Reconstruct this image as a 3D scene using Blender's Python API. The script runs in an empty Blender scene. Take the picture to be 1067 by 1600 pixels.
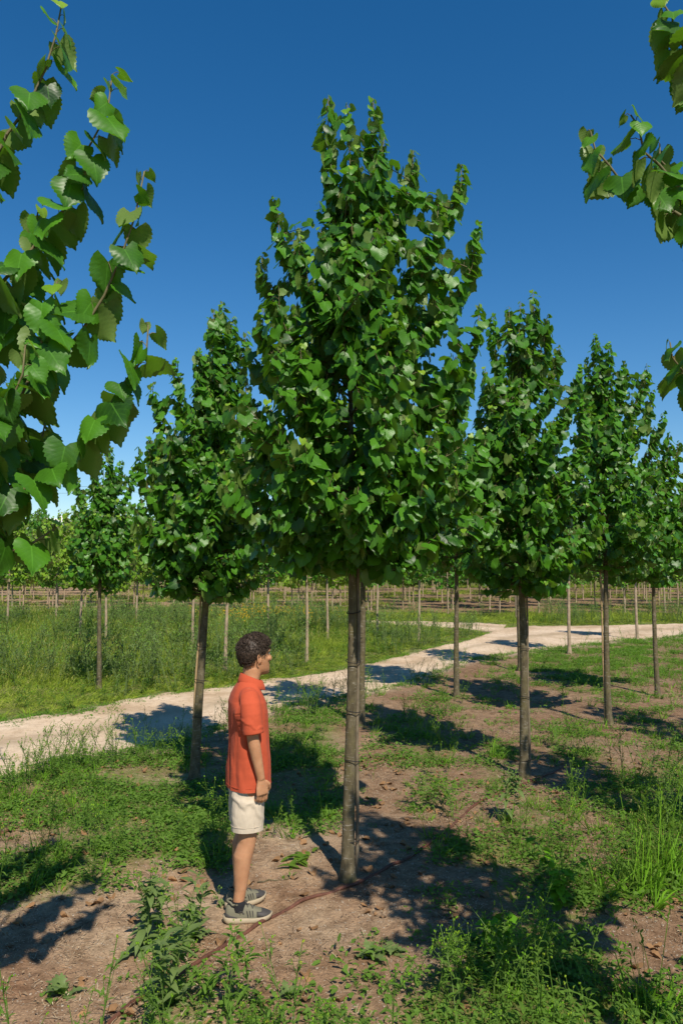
import bpy, math, random
import numpy as np
from mathutils import Vector, Matrix

# ------------------------------------------------------------------ camera, sky, sun, exposure
scn = bpy.context.scene
COL = scn.collection
CAM_H = 2.13
PITCH = math.radians(4.19)
FPX = 1200.0                                   # focal length in pixels of the 1067 x 1600 photograph
cam_d = bpy.data.cameras.new('camera')
cam = bpy.data.objects.new('camera', cam_d)
COL.objects.link(cam)
cam_d.sensor_fit = 'VERTICAL'
cam_d.sensor_height = 36.0
cam_d.lens = 36.0 * FPX / 1600.0
cam_d.clip_start = 0.05
cam_d.clip_end = 3000.0
cam.location = (0, 0, CAM_H)
cam.rotation_euler = (math.radians(90) + PITCH, 0, 0)
scn.camera = cam

SUN_TO = Vector((0.33, -0.944, 1.13)).normalized()     # towards the sun
SUN_EL = math.asin(SUN_TO.z)
SUN_AZ = math.atan2(SUN_TO.x, SUN_TO.y)
world = bpy.data.worlds.new('World')
scn.world = world
world.use_nodes = True
nt = world.node_tree
bg = nt.nodes['Background']
sky = nt.nodes.new('ShaderNodeTexSky')
sky.sky_type = 'NISHITA'
sky.sun_disc = False
sky.sun_elevation = SUN_EL
sky.sun_rotation = SUN_AZ
sky.altitude = 300
sky.air_density = 1.0
sky.dust_density = 0.25
sky.ozone_density = 2.2
hsv = nt.nodes.new('ShaderNodeHueSaturation')
hsv.inputs['Saturation'].default_value = 1.38
hsv.inputs['Value'].default_value = 1.0
nt.links.new(sky.outputs[0], hsv.inputs['Color'])
nt.links.new(hsv.outputs[0], bg.inputs['Color'])
bg.inputs['Strength'].default_value = 0.101

sun_d = bpy.data.lights.new('sun', 'SUN')
sun_d.energy = 4.8
sun_d.angle = math.radians(0.53)
sun_d.color = (1.0, 0.925, 0.80)
sun = bpy.data.objects.new('sun', sun_d)
COL.objects.link(sun)
sun.rotation_euler = (-SUN_TO).to_track_quat('-Z', 'Y').to_euler()

scn.view_settings.view_transform = 'Standard'
scn.view_settings.look = 'None'
scn.view_settings.exposure = 0.24
scn.view_settings.gamma = 1.0
scn.render.engine = 'CYCLES'
scn.cycles.max_bounces = 8
scn.cycles.transparent_max_bounces = 8

# ------------------------------------------------------------------ helpers
CP, SP = math.cos(PITCH), math.sin(PITCH)

def ray(u, v):
    x = (u - 533.5) / FPX; z = (800.0 - v) / FPX
    return np.array([x, CP - z * SP, SP + z * CP])

def gp(u, v, z=0.0):
    """point at height z that the photograph shows at pixel (u, v)"""
    r = ray(u, v); t = (z - CAM_H) / r[2]
    return np.array([r[0] * t, r[1] * t, z])

def dp(u, v, Y):
    """point at distance Y in front of the camera"""
    r = ray(u, v); t = Y / r[1]
    return np.array([r[0] * t, Y, CAM_H + r[2] * t])

def to_px(P):
    P = np.atleast_2d(P)
    x = P[:, 0]; y = P[:, 1]; z = P[:, 2] - CAM_H
    d = y * CP + z * SP; h = -y * SP + z * CP
    d = np.where(d < 0.05, 0.05, d)
    return 533.5 + FPX * x / d, 800 - FPX * h / d

def _hash(ix, iy, seed):
    h = (ix.astype(np.int64) * 374761393 + iy.astype(np.int64) * 668265263 + seed * 974634777) & 0xffffffff
    h = ((h ^ (h >> 13)) * 1274126177) & 0xffffffff
    h = h ^ (h >> 16)
    return (h & 0xffff) / 65535.0

def vnoise(x, y, seed=0):
    x = np.asarray(x, float); y = np.asarray(y, float)
    ix = np.floor(x).astype(np.int64); iy = np.floor(y).astype(np.int64)
    fx = x - ix; fy = y - iy
    fx = fx * fx * (3 - 2 * fx); fy = fy * fy * (3 - 2 * fy)
    a = _hash(ix, iy, seed); b = _hash(ix + 1, iy, seed); c = _hash(ix, iy + 1, seed); d = _hash(ix + 1, iy + 1, seed)
    return (a + (b - a) * fx) * (1 - fy) + (c + (d - c) * fx) * fy

def fbm(x, y, seed=0, oct=4):
    s = 0; a = 0.5; t = 0
    for k in range(oct):
        s = s + a * vnoise(x * 2 ** k, y * 2 ** k, seed + k * 17); t += a; a *= 0.5
    return s / t

def smooth(a, b, x):
    t = np.clip((np.asarray(x, float) - a) / (b - a), 0, 1)
    return t * t * (3 - 2 * t)

def gz(x, y):
    """height of the ground"""
    x = np.asarray(x, float); y = np.asarray(y, float)
    z = 0.10 * (fbm(x * 0.35, y * 0.35, 3, 2) - 0.5) + 0.05 * (fbm(x * 1.6, y * 1.6, 5, 3) - 0.5) + 0.026 * (fbm(x * 9, y * 9, 9, 2) - 0.5)
    far = smooth(95, 260, y) * 13.0 * (0.7 + 0.5 * fbm(x * 0.008 + 3, y * 0.008, 21, 2)) * (0.45 + 0.55 * smooth(60, -10, x))
    return z + far

def gz1(x, y):
    return float(gz(np.array([x]), np.array([y]))[0])

def link(o, parent=None):
    COL.objects.link(o)
    if parent is not None: o.parent = parent
    return o

def tag(o, label=None, cat=None, group=None, kind=None):
    if label: o['label'] = label
    if cat: o['category'] = cat
    if group: o['group'] = group
    if kind: o['kind'] = kind
    return o

def empty(name, loc=(0, 0, 0), rz=0.0, label=None, cat=None, group=None):
    o = bpy.data.objects.new(name, None)
    o.empty_display_size = 0.2
    o.location = loc; o.rotation_euler = (0, 0, rz)
    link(o)
    return tag(o, label, cat, group)

def make_mesh(name, V, F, mat, uv=None, rnd=None, smooth_shade=True, midx=None):
    V = np.ascontiguousarray(V, dtype=np.float32)
    me = bpy.data.meshes.new(name)
    if isinstance(F, np.ndarray):
        n, k = F.shape
        me.vertices.add(len(V)); me.vertices.foreach_set('co', V.ravel())
        me.loops.add(n * k); me.polygons.add(n)
        me.loops.foreach_set('vertex_index', np.ascontiguousarray(F, dtype=np.int32).ravel())
        me.polygons.foreach_set('loop_start', np.arange(0, n * k, k, dtype=np.int32))
        me.polygons.foreach_set('loop_total', np.full(n, k, dtype=np.int32))
        me.update(calc_edges=True)
        if uv is not None:
            l = me.uv_layers.new(name='UVMap')
            l.data.foreach_set('uv', np.ascontiguousarray(np.asarray(uv, np.float32)[F.ravel()]).ravel())
    else:
        me.from_pydata(V.tolist(), [], F)
        me.update()
    if rnd is not None:
        a = me.attributes.new('rnd', 'FLOAT', 'POINT')
        a.data.foreach_set('value', np.ascontiguousarray(rnd, dtype=np.float32))
    for m in (mat if isinstance(mat, (list, tuple)) else [mat]): me.materials.append(m)
    if midx is not None: me.polygons.foreach_set('material_index', np.ascontiguousarray(midx, dtype=np.int32))
    if smooth_shade: me.polygons.foreach_set('use_smooth', np.ones(len(me.polygons), dtype=bool))
    return me

def mesh_obj(name, V, F, mat, parent=None, **k):
    return link(bpy.data.objects.new(name, make_mesh(name, V, F, mat, **k)), parent)

class Acc:
    """collects quads (triangles as repeated last vertex are avoided) into one mesh"""
    def __init__(s): s.V = []; s.F = []; s.U = []; s.R = []; s.n = 0
    def add(s, V, F, uv=None, rnd=0.5):
        V = np.asarray(V, float); F = np.asarray(F, int)
        s.V.append(V); s.F.append(F + s.n)
        s.U.append(np.zeros((len(V), 2)) if uv is None else np.asarray(uv, float))
        s.R.append(np.full(len(V), rnd) if np.isscalar(rnd) else np.asarray(rnd, float))
        s.n += len(V)
    def arrays(s):
        return np.concatenate(s.V), np.concatenate(s.F), np.concatenate(s.U), np.concatenate(s.R)
    def obj(s, name, mat, parent=None, **k):
        V, F, U, R = s.arrays()
        return mesh_obj(name, V, F, mat, parent, uv=U, rnd=R, **k)

def tube(P, R, k=6, cap=True):
    """tapered tube along a polyline -> verts, quads"""
    P = np.asarray(P, float); n = len(P)
    R = np.broadcast_to(np.asarray(R, float), (n,))
    T = np.gradient(P, axis=0); T /= np.linalg.norm(T, axis=1)[:, None] + 1e-9
    ref = np.array([1.0, 0, 0]) if abs(T[0][0]) < 0.8 else np.array([0, 1.0, 0])
    A = np.cross(T, ref); A /= np.linalg.norm(A, axis=1)[:, None] + 1e-9
    B = np.cross(T, A)
    th = np.arange(k) / k * 2 * math.pi
    V = P[:, None, :] + R[:, None, None] * (np.cos(th)[None, :, None] * A[:, None, :] + np.sin(th)[None, :, None] * B[:, None, :])
    V = V.reshape(-1, 3)
    i = np.arange(n - 1)[:, None] * k; j = np.arange(k)[None, :]; j2 = (j + 1) % k
    F = np.stack([i + j, i + k + j, i + k + j2, i + j2], -1).reshape(-1, 4)
    if cap and k == 6:
        b = (n - 1) * k
        F = np.concatenate([F, [[0, 1, 2, 3], [0, 3, 4, 5], [b + 3, b + 2, b + 1, b], [b + 5, b + 4, b + 3, b]]])
    uv = np.stack([np.tile(th / (2 * math.pi), n), np.repeat(np.linspace(0, 1, n), k)], -1)
    return V, F, uv

def bez(p0, p1, p2, n):
    t = np.linspace(0, 1, n)[:, None]
    return (1 - t) ** 2 * p0 + 2 * t * (1 - t) * p1 + t * t * p2

def unit(v):
    v = np.asarray(v, float)
    return v / (np.linalg.norm(v, axis=-1, keepdims=True) + 1e-9)

def instance(acc_list, tmpl, M, T, rnd, pick=None):
    """tmpl: (V,F,uv,r0); M (n,3,3) columns = axes; T (n,3)"""
    V0, F0, U0, R0 = tmpl
    n = len(T)
    if n == 0: return
    V = np.einsum('nij,vj->nvi', M, V0) + T[:, None, :]
    F = (F0[None] + (np.arange(n) * len(V0))[:, None, None]).reshape(-1, 4)
    U = np.tile(U0, (n, 1))
    R = (rnd[:, None] + R0[None]).ravel()
    acc_list.add(V.reshape(-1, 3), F, U, R)

def rotz(a):
    a = np.asarray(a, float); c, s = np.cos(a), np.sin(a); z = np.zeros_like(c); o = np.ones_like(c)
    return np.stack([np.stack([c, -s, z], -1), np.stack([s, c, z], -1), np.stack([z, z, o], -1)], -2)

# ------------------------------------------------------------------ materials
def new_mat(name):
    m = bpy.data.materials.new(name); m.use_nodes = True
    return m, m.node_tree, m.node_tree.nodes['Principled BSDF']

def ramp(t, fac, stops):
    r = t.nodes.new('ShaderNodeValToRGB')
    e = r.color_ramp.elements
    while len(e) < len(stops): e.new(0.5)
    for k, (p, c) in enumerate(stops):
        e[k].position = p; e[k].color = (*c, 1) if len(c) == 3 else c
    if fac is not None: t.links.new(fac, r.inputs['Fac'])
    return r.outputs['Color']

def noise_node(t, scale, detail=4, rough=0.55, vec=None, dist=0.0):
    n = t.nodes.new('ShaderNodeTexNoise')
    n.inputs['Scale'].default_value = scale; n.inputs['Detail'].default_value = detail
    n.inputs['Roughness'].default_value = rough; n.inputs['Distortion'].default_value = dist
    if vec is not None: t.links.new(vec, n.inputs['Vector'])
    return n.outputs['Fac']

def mix(t, fac, a, b, blend='MIX'):
    m = t.nodes.new('ShaderNodeMix'); m.data_type = 'RGBA'; m.blend_type = blend
    for sock, val in ((m.inputs[0], fac), (m.inputs[6], a), (m.inputs[7], b)):
        if isinstance(val, bpy.types.NodeSocket): t.links.new(val, sock)
        elif isinstance(val, (tuple, list)): sock.default_value = (*val, 1)
        else: sock.default_value = val
    return m.outputs[2]

def math_node(t, op, a, b=None, c=None, clamp=False):
    m = t.nodes.new('ShaderNodeMath'); m.operation = op; m.use_clamp = clamp
    for k, v in enumerate((a, b, c)):
        if v is None: continue
        if isinstance(v, bpy.types.NodeSocket): t.links.new(v, m.inputs[k])
        else: m.inputs[k].default_value = v
    return m.outputs[0]

def attr(t, name):
    n = t.nodes.new('ShaderNodeAttribute'); n.attribute_name = name
    return n.outputs['Fac']

def objvec(t, which='Object'):
    return t.nodes.new('ShaderNodeTexCoord').outputs[which]

def bump(t, b, height, strength=0.4, dist=0.01):
    n = t.nodes.new('ShaderNodeBump'); n.inputs['Strength'].default_value = strength; n.inputs['Distance'].default_value = dist
    t.links.new(height, n.inputs['Height']); t.links.new(n.outputs[0], b.inputs['Normal'])

def simple_mat(name, col, rough=0.7, var=0.15, scale=30, bump_s=0.0, spec=0.3, rndvar=0.0):
    m, t, b = new_mat(name)
    n = noise_node(t, scale, 4, 0.6, objvec(t))
    c0 = tuple(x * (1 - var) for x in col); c1 = tuple(min(1, x * (1 + var)) for x in col)
    c = ramp(t, n, [(0.3, c0), (0.7, c1)])
    t.links.new(c, b.inputs['Base Color'])
    b.inputs['Roughness'].default_value = rough
    b.inputs['Specular IOR Level'].default_value = spec
    if bump_s: bump(t, b, n, bump_s)
    return m

def leaf_mat(name, dark, light, young, under, trans_col, trans=0.3, rough=0.42, veins=True, dead=None, spec=0.5):
    """leaf: 'rnd' 0..1 runs dark -> light, above 1 young/yellow; UV.x across (-1..1), UV.y along"""
    m, t, b = new_mat(name)
    r = attr(t, 'rnd')
    stops = [(0.0, dark), (0.55, light), (0.7, light), (1.0, young)]
    col = ramp(t, math_node(t, 'MULTIPLY', r, 0.6666), stops)
    nz = noise_node(t, 14, 3, 0.6, objvec(t))
    col = mix(t, math_node(t, 'MULTIPLY', math_node(t, 'SUBTRACT', nz, 0.35, clamp=True), 0.9), col, tuple(x * 1.25 for x in light))
    if veins:
        uvn = t.nodes.new('ShaderNodeUVMap'); sep = t.nodes.new('ShaderNodeSeparateXYZ'); t.links.new(uvn.outputs[0], sep.inputs[0])
        ax = math_node(t, 'ABSOLUTE', sep.outputs[0])
        mid = math_node(t, 'LESS_THAN', ax, 0.035)
        diag = math_node(t, 'SUBTRACT', math_node(t, 'MULTIPLY', sep.outputs[1], 7.0), math_node(t, 'MULTIPLY', ax, 2.4))
        fr = math_node(t, 'FRACT', diag)
        side = math_node(t, 'LESS_THAN', math_node(t, 'ABSOLUTE', math_node(t, 'SUBTRACT', fr, 0.5)), 0.035)
        vein = math_node(t, 'MAXIMUM', mid, math_node(t, 'MULTIPLY', side, 0.55))
        col = mix(t, math_node(t, 'MULTIPLY', vein, 0.32), col, tuple(min(1, x * 2.0 + 0.02) for x in light))
        hgt = math_node(t, 'ABSOLUTE', math_node(t, 'SUBTRACT', fr, 0.5))
        bump(t, b, hgt, 0.07, 0.006)
    geo = t.nodes.new('ShaderNodeNewGeometry')
    col2 = mix(t, geo.outputs['Backfacing'], col, under)
    t.links.new(col2, b.inputs['Base Color'])
    b.inputs['Roughness'].default_value = rough
    b.inputs['Specular IOR Level'].default_value = spec
    tr = t.nodes.new('ShaderNodeBsdfTranslucent')
    tc = mix(t, math_node(t, 'MULTIPLY', r, 0.5, clamp=True), trans_col, tuple(min(1, x * 1.5) for x in trans_col))
    t.links.new(tc, tr.inputs['Color'])
    ms = t.nodes.new('ShaderNodeMixShader'); ms.inputs[0].default_value = trans
    t.links.new(b.outputs[0], ms.inputs[1]); t.links.new(tr.outputs[0], ms.inputs[2])
    t.links.new(ms.outputs[0], t.nodes['Material Output'].inputs['Surface'])
    return m

M = {}
M['leaf'] = leaf_mat('linden_leaf', (.010, .042, .006), (.066, .200, .012), (.30, .42, .03), (.14, .22, .05), (.16, .40, .01), 0.25, 0.40, spec=0.30)
M['leaf_far'] = leaf_mat('far_leaf', (.034, .11, .012), (.11, .27, .022), (.22, .30, .04), (.15, .22, .06), (.18, .34, .03), 0.28, 0.6, veins=False, spec=0.25)
M['leaf_yellow'] = leaf_mat('yellowish_leaf', (.07, .16, .012), (.20, .35, .022), (.32, .33, .04), (.2, .27, .06), (.3, .42, .04), 0.3, 0.6, veins=False, spec=0.25)
M['weed'] = leaf_mat('weed_leaf', (.048, .150, .007), (.165, .380, .018), (.38, .44, .04), (.11, .20, .03), (.20, .42, .02), 0.28, 0.6, veins=False, spec=0.14)
M['thistle'] = leaf_mat('thistle_leaf', (.058, .14, .018), (.15, .28, .04), (.24, .32, .06), (.14, .2, .06), (.20, .34, .04), 0.24, 0.5, veins=True, spec=0.25)
M['grass'] = leaf_mat('grass_blade', (.062, .160, .008), (.175, .37, .020), (.42, .36, .12), (.10, .18, .02), (.26, .38, .03), 0.28, 0.6, veins=False, spec=0.14)
M['meadow'] = leaf_mat('meadow_blade', (.11, .20, .014), (.32, .41, .045), (.46, .38, .16), (.17, .23, .04), (.36, .44, .05), 0.38, 0.7, veins=False, spec=0.1)

def bark_mat(name, c0, c1, c2):
    m, t, b = new_mat(name)
    tc = objvec(t); mp = t.nodes.new('ShaderNodeMapping'); t.links.new(tc, mp.inputs[0])
    mp.inputs['Scale'].default_value = (1, 1, 0.45)
    a = noise_node(t, 26, 5, 0.65, mp.outputs[0]); c = noise_node(t, 5, 3, 0.6, tc)
    col = ramp(t, a, [(0.28, c0), (0.52, c1), (0.72, c2)])
    moss = ramp(t, c, [(0.5, (0, 0, 0)), (0.68, (1, 1, 1))])
    col = mix(t, math_node(t, 'MULTIPLY', moss, 0.45), col, (.17, .15, .045))
    mp2 = t.nodes.new('ShaderNodeMapping'); t.links.new(tc, mp2.inputs[0]); mp2.inputs['Scale'].default_value = (0.5, 0.5, 3.2)
    ln = noise_node(t, 34, 2, 0.5, mp2.outputs[0])
    lent = ramp(t, ln, [(0.63, (0, 0, 0)), (0.68, (1, 1, 1))])
    col = mix(t, math_node(t, 'MULTIPLY', lent, 0.55), col, (.34, .31, .26))
    t.links.new(col, b.inputs['Base Color']); b.inputs['Roughness'].default_value = 0.85
    b.inputs['Specular IOR Level'].default_value = 0.2
    bump(t, b, math_node(t, 'ADD', a, math_node(t, 'MULTIPLY', ln, 0.4)), 0.5, 0.008)
    return m
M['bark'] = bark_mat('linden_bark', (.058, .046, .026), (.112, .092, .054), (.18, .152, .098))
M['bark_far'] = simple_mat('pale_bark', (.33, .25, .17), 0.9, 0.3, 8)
M['twig'] = simple_mat('twig_bark', (.13, .115, .05), 0.7, 0.3, 40)
M['cane'] = simple_mat('bamboo_cane', (.36, .25, .13), 0.55, 0.3, 18, 0.2)
M['cane_grey'] = simple_mat('weathered_cane', (.17, .135, .09), 0.75, 0.3, 18, 0.2)
M['tie'] = simple_mat('black_tie', (.018, .017, .016), 0.6, 0.2)
M['stem'] = simple_mat('weed_stem', (.14, .22, .05), 0.6, 0.3, 20)
M['bud'] = simple_mat('pale_bud', (.34, .33, .13), 0.7, 0.3, 40)
# ------------------------------------------------------------------ ground, road
def graded(lo, fine_lo, fine_hi, hi, d0, g):
    a = list(np.arange(fine_lo, fine_hi, d0)); d = d0; x = a[-1]; up = []
    while x < hi: d *= g; x += d; up.append(x)
    d = d0; x = a[0]; dn = []
    while x > lo: d *= g; x -= d; dn.append(x)
    return np.array(dn[::-1] + a + up)

GREEN = """
00000000000000667676
00000000000054456765
00000000567456434554
00000006673664345345
43356756773564646535
57777666664263632577
67888776763264366678
45888985552222655369
78876872111247776469
88642221001123567588
52125211112244566653
10036411012334567522
11016511024336788622
03005623323268888633
12006635443478888756
""".strip('\n').replace(' ', '6').split('\n')
GMAP = np.array([[int(c) for c in row.ljust(20, row[-1])[:20]] for row in GREEN], float) / 9.0

def cover(x, y):
    """how much grows at a place on this side of the road"""
    x = np.asarray(x, float); y = np.asarray(y, float)
    u, v = to_px(np.stack([x, y, np.zeros_like(x)], -1))
    c = np.clip(u / 1067 * 20 - 0.5, 0, 18.999); r = np.clip((v - 1000) / 40 - 0.5, 0, 13.999)
    ci = c.astype(int); ri = r.astype(int); fc = c - ci; fr = r - ri
    m = (GMAP[ri, ci] * (1 - fc) + GMAP[ri, ci + 1] * fc) * (1 - fr) + (GMAP[ri + 1, ci] * (1 - fc) + GMAP[ri + 1, ci + 1] * fc) * fr
    inside = (u > -30) & (u < 1100) & (v > 960) & (v < 1640) & (y > 1.5)
    m = np.clip(m * np.where(y > 11, .8, 1.0), 0, 1)
    m = np.where(inside, m, 0.25 + 0.6 * smooth(.4, .62, fbm(x * 0.5, y * 0.5, 71, 3)))
    return m

# edges of the sandy road, near edge and far edge, as pairs of pixels
RN = [(-420, 1330), (-200, 1272), (0, 1222), (70, 1200), (140, 1188), (205, 1178), (265, 1165), (340, 1142), (430, 1112), (500, 1098), (560, 1086), (625, 1070), (690, 1049), (742, 1031), (800, 1021), (870, 1011), (960, 1003), (1067, 993), (1200, 984)]
RF = [(-420, 1190), (-200, 1155), (0, 1128), (70, 1120), (140, 1108), (205, 1095), (265, 1086), (340, 1074), (430, 1062), (500, 1050), (560, 1040), (625, 1025), (690, 1010), (735, 999), (775, 982), (850, 978), (960, 978), (1067, 975), (1200, 970)]
BN = [(790, 990), (745, 984), (690, 980), (600, 978), (520, 972), (420, 966), (300, 961), (180, 956), (0, 951), (-300, 945)]
BF = [(800, 978), (750, 974), (690, 972), (600, 971), (520, 966), (420, 960.5), (300, 956.5), (180, 952.5), (0, 948), (-300, 943)]

def dense(px, n):
    P = np.array([gp(u, v)[:2] for u, v in px]); s = np.linspace(0, len(px) - 1, n)
    k = np.arange(len(px))
    # smooth a little
    X = np.interp(s, k, P[:, 0]); Y = np.interp(s, k, P[:, 1])
    for _ in range(3):
        w = max(1, n // len(px) // 3)
        ker = np.ones(2 * w + 1) / (2 * w + 1)
        X = np.convolve(np.pad(X, w, 'edge'), ker, 'valid'); Y = np.convolve(np.pad(Y, w, 'edge'), ker, 'valid')
    return np.stack([X, Y], -1)

rn, rf = dense(RN, 700), dense(RF, 700)
bn, bf = dense(BN, 400), dense(BF, 400)

def in_poly(x, y, P):
    x = np.asarray(x, float); y = np.asarray(y, float); r = np.zeros(x.shape, bool)
    j = len(P) - 1
    for i in range(len(P)):
        xi, yi = P[i]; xj, yj = P[j]
        c = ((yi > y) != (yj > y)) & (x < (xj - xi) * (y - yi) / (yj - yi + 1e-12) + xi)
        r ^= c; j = i
    return r
ROADP = np.concatenate([rn[::5], rf[::-5]]); BRANP = np.concatenate([bn[::5], bf[::-5]])
def on_road(x, y): return in_poly(x, y, ROADP) | in_poly(x, y, BRANP)

def far_side(x, y):
    """True beyond the road (the meadow side)"""
    yr = np.interp(np.asarray(x, float), rf[:, 0], rf[:, 1], left=rf[0, 1], right=rf[-1, 1])
    return np.asarray(y) > yr

gx = graded(-420, -5.0, 6.5, 420, 0.07, 1.045)
gy = graded(-14, 2.2, 13.5, 900, 0.07, 1.03)
X, Y = np.meshgrid(gx, gy)
Zg = gz(X, Y)
nx, ny = len(gx), len(gy)
idx = np.arange(nx * ny).reshape(ny, nx)
F = np.stack([idx[:-1, :-1], idx[:-1, 1:], idx[1:, 1:], idx[1:, :-1]], -1).reshape(-1, 4)
Vg = np.stack([X, Y, Zg], -1).reshape(-1, 3)
fs = far_side(X, Y).ravel()
cv = np.where(fs, np.where(Y.ravel() < 34, 0.95, np.where(Y.ravel() < 97, 0.45, 1.0)), cover(X.ravel(), Y.ravel()))
cv = np.clip(cv, 0, 1)
roadm = on_road(X.ravel(), Y.ravel()).astype(float)
# soften the dust tint around the road
rm = roadm.reshape(ny, nx)
for _ in range(6):
    p = np.pad(rm, 1, 'edge'); rm = (p[:-2, 1:-1] + p[2:, 1:-1] + p[1:-1, :-2] + p[1:-1, 2:] + p[1:-1, 1:-1]) / 5
rm = rm.ravel()

def soil_mat():
    m, t, b = new_mat('soil')
    tc = objvec(t)
    n1 = noise_node(t, 0.9, 5, 0.6, tc); n2 = noise_node(t, 9, 6, 0.65, tc); n3 = noise_node(t, 70, 4, 0.7, tc)
    big = ramp(t, n1, [(0.35, (.43, .315, .205)), (0.5, (.36, .24, .148)), (0.66, (.255, .145, .082))])
    sx = t.nodes.new('ShaderNodeSeparateXYZ'); t.links.new(tc, sx.inputs[0])
    red = math_node(t, 'MULTIPLY', math_node(t, 'ADD', math_node(t, 'MULTIPLY', sx.outputs[0], .7), math_node(t, 'MULTIPLY', n2, .6), clamp=True), .62)
    big = mix(t, red, big, (.215, .130, .076))
    fine = ramp(t, n2, [(0.3, (.5, .46, .42)), (0.55, (1, 1, 1)), (0.75, (1.25, 1.2, 1.12))])
    col = mix(t, 1.0, big, fine, 'MULTIPLY')
    grain = ramp(t, n3, [(0.3, (.55, .52, .5)), (0.52, (1, 1, 1)), (0.72, (1.45, 1.42, 1.38))])
    col = mix(t, 0.8, col, grain, 'MULTIPLY')
    # pale gravel specks
    vo = t.nodes.new('ShaderNodeTexVoronoi'); vo.inputs['Scale'].default_value = 55; t.links.new(tc, vo.inputs['Vector'])
    sp = math_node(t, 'MULTIPLY', math_node(t, 'LESS_THAN', vo.outputs['Distance'], 0.28), math_node(t, 'GREATER_THAN', noise_node(t, 21, 2, 0.5, tc), 0.56))
    col = mix(t, math_node(t, 'MULTIPLY', sp, 0.7), col, (.50, .43, .34))
    dust = attr(t, 'dust')
    dn = math_node(t, 'MULTIPLY', dust, math_node(t, 'ADD', 0.55, n2), clamp=True)
    col = mix(t, dn, col, (.52, .41, .30))
    # moss, seedlings and litter of green where plants grow
    g = attr(t, 'green')
    gn = noise_node(t, 16, 5, 0.7, tc)
    gm = math_node(t, 'MULTIPLY', math_node(t, 'SUBTRACT', math_node(t, 'ADD', g, gn), 0.98), 3.0, clamp=True)
    gc = ramp(t, noise_node(t, 4, 4, 0.6, tc), [(0.3, (.07, .105, .018)), (0.6, (.135, .18, .035)), (0.8, (.21, .205, .07))])
    col = mix(t, math_node(t, 'MULTIPLY', gm, 0.75), col, gc)
    t.links.new(col, b.inputs['Base Color']); b.inputs['Roughness'].default_value = 0.95; b.inputs['Specular IOR Level'].default_value = 0.1
    h = math_node(t, 'ADD', math_node(t, 'MULTIPLY', n2, 1.0), math_node(t, 'MULTIPLY', n3, 0.5))
    h = math_node(t, 'ADD', h, math_node(t, 'MULTIPLY', sp, 0.35))
    bump(t, b, h, 0.75, 0.03)
    return m

def add_attr(me, name, arr):
    a = me.attributes.new(name, 'FLOAT', 'POINT'); a.data.foreach_set('value', np.ascontiguousarray(arr, dtype=np.float32))
ground = mesh_obj('ground', Vg, F, soil_mat())
add_attr(ground.data, 'dust', rm); add_attr(ground.data, 'green', cv)
tag(ground, kind='structure')

def road_mat():
    m, t, b = new_mat('pale_sand')
    tc = objvec(t)
    n1 = noise_node(t, 0.7, 5, 0.6, tc); n2 = noise_node(t, 7, 6, 0.7, tc); n3 = noise_node(t, 60, 4, 0.7, tc)
    col = ramp(t, n1, [(0.34, (.44, .315, .20)), (0.48, (.58, .44, .30)), (0.62, (.66, .52, .375))])
    col = mix(t, 0.8, col, ramp(t, n2, [(0.3, (.66, .61, .56)), (0.5, (.97, .96, .95)), (0.8, (1.14, 1.12, 1.1))]), 'MULTIPLY')
    col = mix(t, 0.7, col, ramp(t, n3, [(0.3, (.75, .73, .7)), (0.52, (1, 1, 1)), (0.72, (1.2, 1.2, 1.2))]), 'MULTIPLY')
    rut = attr(t, 'rut')
    col = mix(t, math_node(t, 'MULTIPLY', rut, math_node(t, 'MULTIPLY', n2, 1.25, clamp=True)), col, (.36, .27, .17))
    t.links.new(col, b.inputs['Base Color']); b.inputs['Roughness'].default_value = 0.95; b.inputs['Specular IOR Level'].default_value = 0.1
    bump(t, b, math_node(t, 'ADD', n2, math_node(t, 'MULTIPLY', n3, 0.4)), 0.6, 0.02)
    return m

def strip(a, b, lift, seed):
    n = len(a); nc = 15
    s = np.linspace(0, 1, nc)
    L = np.concatenate([[0], np.cumsum(np.linalg.norm(np.diff(a, axis=0), axis=1))])
    w = np.linalg.norm(b - a, axis=1)
    ja = (fbm(L * 1.7, L * 0 + seed, 31, 5) - 0.5) * 0.85; jb = (fbm(L * 1.7, L * 0 + seed + 9, 37, 5) - 0.5) * 0.95
    dirn = unit(b - a)
    A = a + dirn * ja[:, None]; B = b + dirn * jb[:, None]
    P = A[:, None, :] * (1 - s)[None, :, None] + B[:, None, :] * s[None, :, None]
    z = gz(P[..., 0], P[..., 1]) + lift
    z += 0.006 - 0.016 * np.exp(-((s - 0.3) / 0.09) ** 2)[None] - 0.016 * np.exp(-((s - 0.68) / 0.09) ** 2)[None]
    z[:, 0] -= 0.03; z[:, -1] -= 0.03
    V = np.concatenate([P, z[..., None]], -1).reshape(-1, 3)
    i = np.arange(n * nc).reshape(n, nc)
    F = np.stack([i[:-1, :-1], i[1:, :-1], i[1:, 1:], i[:-1, 1:]], -1).reshape(-1, 4)
    mid = np.exp(-((s - 0.5) / 0.08) ** 2) + np.exp(-(s / 0.06) ** 2) + np.exp(-((1 - s) / 0.06) ** 2)
    rut = np.tile(np.clip(mid, 0, 1), n)
    return V, F, rut
V1, F1, r1 = strip(rn, rf, 0.022, 1.0)
V2, F2, r2 = strip(bn, bf, 0.028, 5.0)
road = mesh_obj('dirt_road', np.concatenate([V1, V2]), np.concatenate([F1, F2[:, ::-1] + len(V1)]), road_mat())
add_attr(road.data, 'rut', np.concatenate([r1, r2]))
tag(road, kind='structure')
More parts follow.
